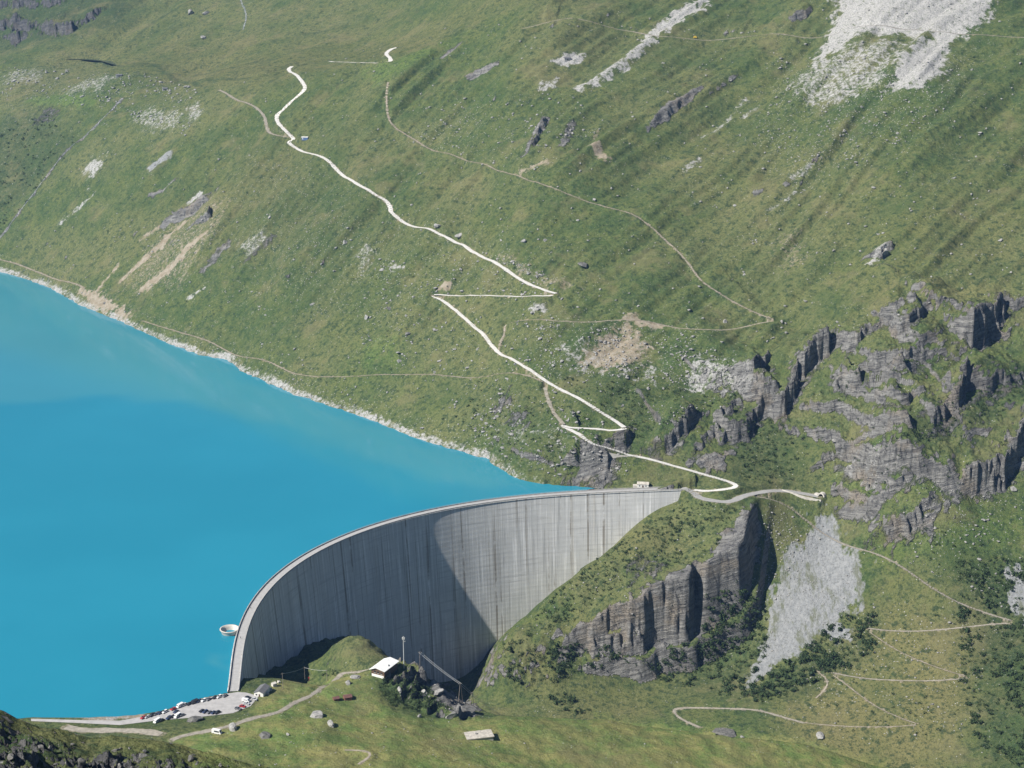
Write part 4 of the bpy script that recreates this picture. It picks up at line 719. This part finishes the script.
CARS = [(143.5, 718.2, 'car', 'car_red', 'dark red car at the road end of the lake side row'), (147.5, 717.4, 'car', 'car_silver', 'silver car beside the red one at the row end'), (152, 715.8, 'wagon', 'car_black', 'black car in the lower part of the lake side row'), (156, 714.6, 'car', 'car_grey', 'grey car in the lower part of the lake side row'), (160, 713.6, 'car', 'car_navy', 'navy car in the lower part of the lake side row'), (165, 712.4, 'wagon', 'car_white', 'white estate car in the middle of the lake side row'),
 (173.5, 709.6, 'car', 'car_red', 'bright red car next to the white van in the row'), (180, 706.8, 'van', 'car_white', 'white van in the lake side row behind the red car'), (184, 705.6, 'wagon', 'car_silver', 'silver estate car just past the white van'), (189, 704.6, 'car', 'car_black', 'black car following the silver estate in the lake side row'), (194.5, 703, 'van', 'car_black', 'big black van in the lake side row'), (199, 701.8, 'wagon', 'car_navy', 'navy estate car beside the big black van'), (204, 701, 'wagon', 'car_white', 'white estate car past the big black van'), (208.5, 700, 'car', 'car_grey', 'grey hatchback in the upper part of the lake side row'), (215, 698.2, 'car', 'car_black', 'black hatchback in the upper part of the lake side row'), (219.5, 697.3, 'wagon', 'car_white', 'white estate car near the dam end of the row'), (225, 696.4, 'car', 'car_grey', 'last grey car of the row beside the dam crest'),
 (176, 712.3, 'car', 'car_navy', 'navy car parked across the lane from the red car'), (169, 718.4, 'wagon', 'car_navy', 'dark blue estate car at the grass edge of the car park'), (173, 717.2, 'car', 'car_black', 'black car beside the white van at the grass edge'), (177.5, 716.8, 'van', 'car_white', 'white van at the grass edge of the car park'), (182, 715.8, 'car', 'car_grey', 'grey car right of the white van at the grass edge'), (157, 722, 'van', 'car_white', 'white van parked alone on the verge below the lot'), (161.5, 721, 'car', 'car_black', 'black car tucked behind the lone white van'),
 (202, 711.6, 'car', 'car_black', 'black car at the left end of the middle island'), (205.5, 712.4, 'wagon', 'car_navy', 'navy estate car second on the middle island'), (209.5, 713, 'car', 'car_grey', 'grey car in the middle of the island row'), (213.5, 713.2, 'car', 'car_navy', 'navy car near the right end of the island row'), (217.5, 713.2, 'wagon', 'car_black', 'black estate car at the right end of the island row'),
 (248, 698.2, 'car', 'car_black', 'black car at the top of the short row by the house'), (246, 701.6, 'van', 'car_white', 'white van in the short row by the house'), (246.5, 704.4, 'car', 'car_silver', 'silver car below the white van by the house'), (242.5, 707, 'car', 'car_red', 'red car in the short row by the grass bank'), (238, 709.4, 'wagon', 'car_grey', 'grey estate car at the bottom of the short row'), (254.5, 699.8, 'car', 'car_silver', 'silver car parked right beside the dam house')]
for u, v, kd, key, lab in CARS:
    p = at(u, v, 0) if v < 719 else ground_at(u, v)
    rz = math.radians(random.uniform(-8, 8) + (-35 if u < 230 else 70) + (0 if u < 200 or u > 230 else 0)); q = (kd, key)
    zz_ = max(zat(p[0], p[1], Z) + .05, .02) if v < 719 else p[2]
    if q not in PROTO: PROTO[q] = make_car(key, kd); o = PROTO[q]; o.location = (p[0], p[1], zz_); o.rotation_euler = (0, 0, rz); o['label'] = lab
    else: copy_tree(PROTO[q], (p[0], p[1], zz_), rz, None, None, lab)
    if kd == 'van': (o if PROTO[q].get('label') == lab else bpy.data.objects[COL.objects[-1].name])
p = ground_at(217, 733.5); cv = make_car('car_white', 'camper'); cv.name = 'camper_van'; cv.location = p; cv.rotation_euler = (0, 0, math.radians(70)); tag(cv, 'white camper van parked alone on the dirt road in the meadow', 'camper van'); del cv['group']

# ------------------------------------------------------------------ people on the crest
def person(i, off, rz, top, label):
    me = bpy.data.meshes.new('person'); J = [(0, 0, .95), (0, 0, 1.2), (0, 0, 1.42), (0, -.01, 1.55), (0, -.02, 1.66), (.1, 0, .9), (.12, -.12, .5), (.12, -.05, .06), (.12, -.2, .04), (-.1, 0, .9), (-.12, .12, .5), (-.12, .3, .1), (-.12, .18, .05), (.2, 0, 1.4), (.27, .08, 1.12), (.26, -.06, .9), (-.2, 0, 1.4), (-.27, -.08, 1.12), (-.26, -.2, .92)]
    E_ = [(0, 1), (1, 2), (2, 3), (3, 4), (0, 5), (5, 6), (6, 7), (7, 8), (0, 9), (9, 10), (10, 11), (11, 12), (2, 13), (13, 14), (14, 15), (2, 16), (16, 17), (17, 18)]
    R_ = [.16, .15, .17, .065, .115, .1, .07, .05, .045, .1, .07, .05, .045, .075, .055, .04, .075, .055, .04]
    me.from_pydata(J, E_, []); o = link('person', me, top); sk = o.modifiers.new('s', 'SKIN')
    for q, r in enumerate(R_): me.skin_vertices[0].data[q].radius = (r, r)
    me.skin_vertices[0].data[0].use_root = True; o.modifiers.new('d', 'SUBSURF').levels = 1; o.modifiers['d'].render_levels = 1
    o.location = (DX[i] + DNX[i] * off, DY[i] + DNY[i] * off, .06); o.rotation_euler = (0, 0, rz); tag(o, label, 'person', 'walkers on the dam crest')
    MB().lathe([(.02, 1.8), (.09, 1.78), (.12, 1.7), (.11, 1.64), (.1, 1.6)], 8).build('hair', 'bark', o)
def crest_i(u): return int(np.argmin([abs(proj(DX[i] + DNX[i] * 4, DY[i] + DNY[i] * 4, 0)[0] - u) for i in range(20, 305)])) + 20
person(crest_i(251), 4.2, .4, 'cloth1', 'person in dark clothes walking the crest above the round funnel'); person(crest_i(240), 3.5, 2.9, 'cloth1', 'person in dark clothes on the crest nearer the car park'); person(crest_i(404), 5.6, 1.2, 'cloth1', 'person standing at the far railing along the curved dam crest')
p = ground_at(695, 38)
t = tag(MB().box(-2.2, 2.2, -1, 1, .5, 1.6).box(-1.2, 1.0, -.9, .9, 1.6, 2.4).tube([(-1.4, -1.1, .45), (-1.4, 1.1, .45)], .45, 10).tube([(1.4, -1.1, .45), (1.4, 1.1, .45)], .45, 10).build('work_vehicle', 'yellow'), 'small yellow vehicle on the high path', 'vehicle'); t.location = p

# ------------------------------------------------------------------ boulders and shrubs
def rock_mesh(seed, sub=2):
    r = np.random.default_rng(seed); bm = bmesh.new(); bmesh.ops.create_icosphere(bm, subdivisions=sub, radius=1)
    cuts = r.normal(size=(11, 3)); cuts /= np.linalg.norm(cuts, axis=1)[:, None]; dd = r.uniform(.42, .85, 11); s_ = r.uniform(.7, 1.25, 3)
    for v in bm.verts:
        c = np.array(v.co)
        for n_, d_ in zip(cuts, dd):
            q = c @ n_
            if q > d_: c = c - n_ * (q - d_)
        v.co = c * s_ * (1 + .06 * r.normal())
    me = bpy.data.meshes.new('boulder'); bm.to_mesh(me); bm.free(); me.materials.append(MAT['stone']); return me
def bush_mesh(seed, n=150):
    r = np.random.default_rng(seed); v = []; f = []; lob = r.normal(size=(6, 3)) * (.45, .45, .22) + (0, 0, .55)
    for i in range(n):
        c = lob[r.integers(6)]; d = r.normal(size=3); d /= np.linalg.norm(d); q = c + d * (.42 * r.uniform(.55, 1.1)) * (1, 1, .85); q[2] = max(q[2], .04)
        a = r.normal(size=3); a /= np.linalg.norm(a); b_ = np.cross(a, d + .3 * r.normal(size=3)); b_ /= np.linalg.norm(b_) + 1e-6; s_ = r.uniform(.10, .22); k_ = len(v)
        v += [q - a * s_, q + b_ * s_ * .8, q + a * s_, q - b_ * s_ * .8]; f.append((k_, k_ + 1, k_ + 2, k_ + 3))
    return v, f
def as_mesh(name, v, f, mat): me = bpy.data.meshes.new(name); me.from_pydata([tuple(map(float, q)) for q in v], [], f); me.update(); me.materials.append(MAT[mat]); return me
RM = [rock_mesh(100 + i) for i in range(8)]; RV = []
for i in range(6):
    me = rock_mesh(200 + i, 1); co = np.empty(len(me.vertices) * 3); me.vertices.foreach_get('co', co); RV.append((co.reshape(-1, 3), np.array([tuple(q.vertices) for q in me.polygons])))
def boulder(u, v, size, label, group=None, sq=(1, 1, 1), cat='boulder'):
    p = ground_at(u, v); o = bpy.data.objects.new('boulder', random.choice(RM)); COL.objects.link(o); o.location = (p[0], p[1], p[2] + size * .15); o.scale = (size * sq[0], size * sq[1], size * sq[2]); o.rotation_euler = (random.uniform(-.3, .3), random.uniform(-.3, .3), random.uniform(0, 6.28)); return tag(o, label, cat, group)
DARKS = []
for a in [(317, 717, 4.2, 'tall grey boulder casting a shadow in the front meadow'), (331, 725, 3.6, 'low broad grey rock right of the tall meadow boulder'), (194, 721, 4.6, 'dark faced boulder on the grass just below the car park'), (233, 729, 4.6, 'rounded grey boulder beside the white camper van'), (265, 737, 3.6, 'dark rock in a hollow of the front meadow'), (288, 735, 2.0, 'small pale rock on the meadow right of the dark rock'), (348, 684, 3.6, 'grey rock left of the leafy thicket under the restaurant'), (356, 678, 3.0, 'pale rock at the roadside under the white roofed building'), (400, 690, 2.6, 'pale rock among the bushes of the knoll'), (424, 693, 3.8, 'light rock outcrop high on the knoll'), (466, 714, 6.5, 'big dark crag at the right end of the knoll'), (452, 716, 4.5, 'grass capped block beside the big knoll crag'), (420, 717, 2.2, 'small rock at the foot of the leafy thicket'), (438, 693, 3.4, 'grey block near the cable pylons'), (728, 734.5, 6.5, 'dark layered rock on the crest of the front meadow'), (742, 737, 2.2, 'white stone beside the dark layered meadow rock'), (820, 737, 4.2, 'grey slab at the right end of the meadow crest'), (367, 318, 4.5, 'large pale boulder left of the zigzag road'), (389, 309, 3.4, 'dark topped boulder above the large pale one'), (408, 334, 3.2, 'dark boulder in the green hollow left of the zigzag'), (399, 362, 3.4, 'pale boulder below the green hollow'), (584, 266, 4.8, 'dark boulder on the open slope right of the upper hairpin'), (437, 226, 5.0, 'tall grey rock just above the gravel road'), (459, 236, 5.0, 'grey rock tooth above the gravel road bend'), (524, 242, 3.6, 'round pale boulder on the grass above the road'), (545, 241, 3.0, 'smaller boulder right of the round pale one'), (270, 218, 3.8, 'pale boulder on the steep slope below the road'), (312, 305, 4.0, 'grey boulder alone on the slope above the shore'), (345, 243, 4.4, 'flat pale boulder streak beside the steep ravine'), (190, 14, 9, 'large pale rock on the far pasture'), (205, 14, 7, 'darker large rock on the far pasture'), (204, 38, 5, 'pale stone alone on the far pasture slope'), (885, 253, 5, 'pale crag tip on the upper right pasture'), (725, 322, 3.6, 'pale boulder just above the end of the middle path'), (1013, 490, 4.0, 'white boulder on the green slope under the right cliffs'), (834, 441, 2.5, 'white stone under the long rock band')]:
    o = boulder(*a[:4], sq=(1.2, .9, .85))
    if 'layered rock' in a[3] or 'dark' in a[3].split()[:2]: DARKS.append(o)
    if 'layered rock' in a[3]: o.scale = (11, 5, 4); o.rotation_euler = (0, .12, -.1)
nm_ = MAT['stone'].copy(); nm_.name = 'dark_lichen_stone'
for nd in nm_.node_tree.nodes:
    if nd.type == 'MIX' and not nd.inputs[6].is_linked: nd.inputs[6].default_value = (.07, .068, .065, 1); nd.inputs[7].default_value = (.21, .205, .19, 1)
NR = []
for me in RM: q = me.copy(); q.materials[0] = nm_; NR.append(q)
for o in DARKS: o.data = NR[len(o.name) % 8]
for i in range(34):                       # broken rock of the near rise, bottom left
    u = random.uniform(8, 150) if i < 28 else random.uniform(150, 230); top = np.interp(u, ridge_px[:, 0], ridge_px[:, 1]); v = random.uniform(max(top + 10, 744), 770) if i < 28 else random.uniform(top + 8, 770)
    o = boulder(u, v, random.uniform(.2, .5) if i % 3 else random.uniform(.6, 1.2), 'jagged grey rock in the near slope at the lower left', 'rocks of the near slope', (1.2, .9, 1.1)); o.data = NR[i % 8]
def inpoly(px, n, vmap=None):
    P = np.array(px, float); out = []
    while len(out) < n:
        u = random.uniform(P[:, 0].min(), P[:, 0].max()); v = random.uniform(P[:, 1].min(), P[:, 1].max()); ins = False
        for i in range(len(P)):
            (ax, ay), (bx, by) = P[i], P[(i + 1) % len(P)]
            if (ay > v) != (by > v) and u < (bx - ax) * (v - ay) / (by - ay) + ax: ins = not ins
        if ins: out.append((u, v))
    return out
def clear(u, v):
    p = ground_at(u, v); i = min(int(np.searchsorted(YR, p[1])), nR - 1); j = int(np.clip((p[0] / p[1] - AC[0]) / (AC[1] - AC[0]), 0, nC - 1)); return p, (bestD[i, j] > 2 and lsn[i, j] < -1.5 and cs[i, j] < -2)
slope_poly = [(10, 265), (0, 70), (180, 90), (300, 60), (480, 20), (1024, 0), (1024, 280), (800, 360), (640, 440), (560, 480), (500, 462), (330, 400)]
STONES = []; BUSH = []
def stones(px, n, lo, hi):
    for u, v in inpoly(px, int(n * 2.6)):
        p, ok = clear(u, v)
        if float(noise(p[0] / 38, p[1] / 38, 90)) + .6 * float(noise(p[0] / 13, p[1] / 13, 91)) < random.uniform(-.55, .5): continue
        if ok: STONES.append((p, .75 * lo + (hi - .75 * lo) * random.random() ** 4.5))
def bushes(px, n, lo, hi):
    for u, v in inpoly(px, int(n * 1.5)):
        p, ok = clear(u, v)
        if float(noise(p[0] / 30, p[1] / 30, 95)) + .5 * float(noise(p[0] / 11, p[1] / 11, 96)) < random.uniform(-.9, .35): continue
        if ok: BUSH.append((p, lo + (hi - lo) * random.random() ** 1.7))
stones(slope_poly, 2600, .5, 2.4); stones([(540, 325), (700, 330), (755, 390), (600, 376), (540, 370)], 700, .5, 2.2); stones([(350, 240), (560, 270), (600, 420), (480, 420), (360, 340)], 700, .6, 2.4); stones([(380, 215), (550, 275), (590, 300), (430, 235)], 200, .6, 2.4); stones([(430, 400), (560, 400), (640, 470), (560, 480), (490, 455)], 350, .6, 2.4); stones([(0, 265), (90, 300), (240, 365), (330, 402), (480, 452), (520, 474), (520, 468), (330, 395), (240, 352), (100, 290), (0, 258)], 260, .4, 1.6)
stones([(780, 60), (960, 50), (960, 100), (900, 150), (790, 190), (750, 140)], 900, .5, 2.2); stones([(0, 66), (140, 72), (200, 90), (190, 130), (60, 100), (0, 100)], 600, .8, 3.2); stones([(430, 100), (560, 90), (620, 120), (520, 175), (400, 140)], 300, .6, 2.4)
stones([(900, 480), (1024, 480), (1024, 620), (900, 560)], 220, .5, 1.9); stones([(850, 600), (1010, 625), (960, 740), (760, 720)], 260, .4, 1.6); stones([(770, 500), (830, 530), (780, 600), (758, 620), (755, 540)], 220, .5, 1.6); stones([(755, 684), (800, 655), (860, 605), (862, 560), (790, 560), (770, 640)], 380, .3, 1.1); stones([(645, 380), (755, 380), (740, 400), (650, 440)], 120, .5, 2.0); stones([(280, 690), (380, 672), (480, 740), (700, 745), (500, 766), (250, 766)], 130, .25, .9); stones([(390, 675), (430, 675), (475, 708), (440, 712)], 70, .4, 1.6); stones([(500, 600), (700, 520), (740, 560), (560, 690)], 120, .4, 1.6)
bushes([(560, 590), (620, 540), (690, 500), (740, 510), (720, 545), (640, 580), (600, 610), (505, 650)], 420, .9, 2.6); bushes([(500, 645), (560, 640), (660, 660), (700, 630), (740, 590), (760, 600), (770, 650), (740, 700), (690, 690), (620, 665), (510, 690)], 430, 1.2, 3.4); bushes([(740, 695), (770, 668), (800, 655), (840, 618), (876, 612), (880, 640), (850, 668), (800, 690), (760, 705)], 300, 1.4, 3.8); bushes([(700, 600), (745, 575), (770, 640), (745, 690), (690, 680)], 130, 1.4, 3.6); bushes([(525, 690), (560, 690), (600, 715), (560, 712)], 20, 1.5, 3.5)
bushes([(378, 690), (386, 676), (432, 686), (446, 706), (420, 712), (392, 706)], 240, .9, 2.2); bushes([(955, 560), (1030, 560), (1030, 768), (985, 760), (962, 690)], 520, 1.2, 3.2); bushes([(735, 405), (790, 425), (805, 485), (740, 482)], 170, 1.0, 2.6); bushes([(930, 420), (1024, 365), (1024, 400), (960, 440), (880, 445)], 150, 1.0, 2.6); bushes([(640, 445), (760, 395), (960, 300), (1024, 420), (960, 500), (850, 500), (780, 470), (700, 476)], 260, .7, 2.0); bushes([(480, 380), (560, 400), (620, 440), (580, 470), (510, 460), (440, 420)], 240, .8, 2.2); bushes([(540, 375), (740, 395), (640, 440), (600, 405)], 200, .8, 2.2); bushes([(-10, 130), (50, 115), (80, 140), (20, 210), (-10, 255)], 220, 1.2, 3.2); bushes(slope_poly, 2200, .4, 1.5); bushes([(850, 610), (1000, 620), (960, 740), (800, 735)], 110, .8, 2.0); bushes([(322, 676), (332, 668), (342, 670), (340, 677)], 12, 1.0, 2.0); bushes([(640, 560), (740, 505), (745, 520), (690, 575)], 40, .8, 2.0); bushes([(900, 560), (1000, 600), (1010, 560), (900, 500)], 90, .8, 2.2)
def pxsize(e): return e[1] / (e[0][1] + 1)
STONES.sort(key=pxsize, reverse=True); BUSH.sort(key=pxsize, reverse=True)
def zone(u, v):
    if u > 880 and v > 470: return 'on the green slope right of the scree'
    if v > 590 and u > 700: return 'around the lower tracks and scree'
    if v > 660 and u < 720: return 'on the meadow in front of the dam'
    if v > 490: return 'on the hill by the right end of the dam'
    if u > 640 and v > 280: return 'among the rock bands right of the zigzag'
    if v < 110: return 'on the high pasture at the top'
    if u < 340: return 'on the slope above the lake shore'
    return 'on the open slope around the zigzag road'
for p, s_ in STONES[:190]:
    o = bpy.data.objects.new('boulder', random.choice(RM)); COL.objects.link(o); o.location = (p[0], p[1], p[2] + s_ * .2); o.scale = (s_ * random.uniform(.8, 1.3), s_, s_ * random.uniform(.6, .95)); o.rotation_euler = (random.uniform(-.3, .3), random.uniform(-.3, .3), random.uniform(0, 6.28))
    z_ = zone(*proj(*p)); tag(o, f'pale weathered boulder lying {z_}', 'boulder', f'boulders {z_}')
def merged(name, items, shapes, mat, zl, sq):
    vs = []; fs = []; n = 0
    for i, (p, s_) in enumerate(items):
        v, f = shapes[i % len(shapes)]; a = random.uniform(0, 6.28); c, d = math.cos(a), math.sin(a); q = v * (s_ * random.uniform(.85, 1.2), s_, s_ * sq)
        vs.append(np.c_[q[:, 0] * c - q[:, 1] * d + p[0], q[:, 0] * d + q[:, 1] * c + p[1], q[:, 2] + p[2] + zl * s_]); fs.append(f + n); n += len(v)
    V = np.concatenate(vs).astype(np.float32); Fa = np.concatenate(fs).astype(np.int32); kf = Fa.shape[1]; me = bpy.data.meshes.new(name); me.vertices.add(len(V)); me.vertices.foreach_set('co', V.ravel()); me.loops.add(Fa.size); me.loops.foreach_set('vertex_index', Fa.ravel()); me.polygons.add(len(Fa)); me.polygons.foreach_set('loop_start', np.arange(0, Fa.size, kf, dtype=np.int32)); me.polygons.foreach_set('loop_total', np.full(len(Fa), kf, np.int32)); me.update(calc_edges=True)
    return tag(link(name, me, mat), kind='stuff')
tag(merged('scattered_stones', STONES[190:], RV, 'stone', .2, .75), 'pale stones strewn over the grassy mountain slopes')
BS = [bush_mesh(300 + i) for i in range(8)]; BM_ = [as_mesh('foliage', v, f, 'leaf') for v, f in BS]
STEM = MB().tube([(0, 0, -.5), (.04, .02, .5)], .05, 5).tube([(0, 0, 0), (.25, .1, .6)], .035, 4).tube([(0, 0, 0), (-.22, .12, .55)], .035, 4); stem_me = as_mesh('stem', STEM.v, STEM.f, 'bark')
for i, (p, s_) in enumerate(BUSH[:290]):
    z_ = zone(*proj(*p)); t = empty('shrub', p, random.uniform(0, 6.28), f'dark green leafy shrub growing {z_}', 'shrub', f'shrubs {z_}'); t.scale = (s_ * random.uniform(.9, 1.2), s_, s_ * random.uniform(.9, 1.3))
    for nm, me in (('foliage', BM_[i % 8]), ('stem', stem_me)): o = bpy.data.objects.new(nm, me); COL.objects.link(o); o.parent = t
tag(merged('low_shrubbery', BUSH[290:], [(np.array(v)[:280], np.array(f)[:70]) for v, f in BS], 'leaf', 0, .9), 'low dark shrubs dotted over the slopes and ledges')

# ------------------------------------------------------------------ air, light, picture
hz = MB().box(-2300, 2300, -60, 5200, -175, 560); m = bpy.data.materials.new('mountain_haze'); m.use_nodes = True; nt = m.node_tree; nt.nodes.remove(nt.nodes['Principled BSDF']); pv_ = nt.nodes.new('ShaderNodeVolumePrincipled'); pv_.inputs['Color'].default_value = (.30, .56, 1, 1); pv_.inputs['Density'].default_value = 4.6e-5; pv_.inputs['Anisotropy'].default_value = .25
nt.links.new(pv_.outputs[0], nt.nodes['Material Output'].inputs['Volume']); MAT['haze'] = m; tag(hz.build('haze', 'haze'), kind='stuff')
AZ, EL = math.radians(30), math.radians(43.5)      # light travels toward (cos AZ, sin AZ), sun EL above the horizon
d = Vector((math.cos(AZ) * math.cos(EL), math.sin(AZ) * math.cos(EL), -math.sin(EL)))
sl = bpy.data.lights.new('sun', 'SUN'); sl.energy = 5.0; sl.angle = math.radians(.5); sl.color = (1, .955, .88); so_ = bpy.data.objects.new('sun', sl); COL.objects.link(so_); so_.rotation_euler = d.to_track_quat('-Z', 'Y').to_euler()
w = bpy.data.worlds.new('World'); sc.world = w; w.use_nodes = True; nt = w.node_tree; sky = nt.nodes.new('ShaderNodeTexSky'); sky.sky_type = 'NISHITA'; sky.sun_disc = False; sky.sun_elevation = EL; sky.sun_rotation = math.atan2(-d.x, -d.y); sky.altitude = 2000; sky.ozone_density = 6.0
nt.links.new(sky.outputs[0], nt.nodes['Background'].inputs[0]); nt.nodes['Background'].inputs[1].default_value = .052
sc.view_settings.view_transform = 'Standard'; sc.view_settings.look = 'None'; sc.view_settings.exposure = .66; sc.view_settings.gamma = 1
cy = sc.cycles; cy.max_bounces = 5; cy.diffuse_bounces = 1; cy.glossy_bounces = 2; cy.volume_bounces = 0; cy.use_denoising = True; cy.caustics_reflective = False; cy.caustics_refractive = False
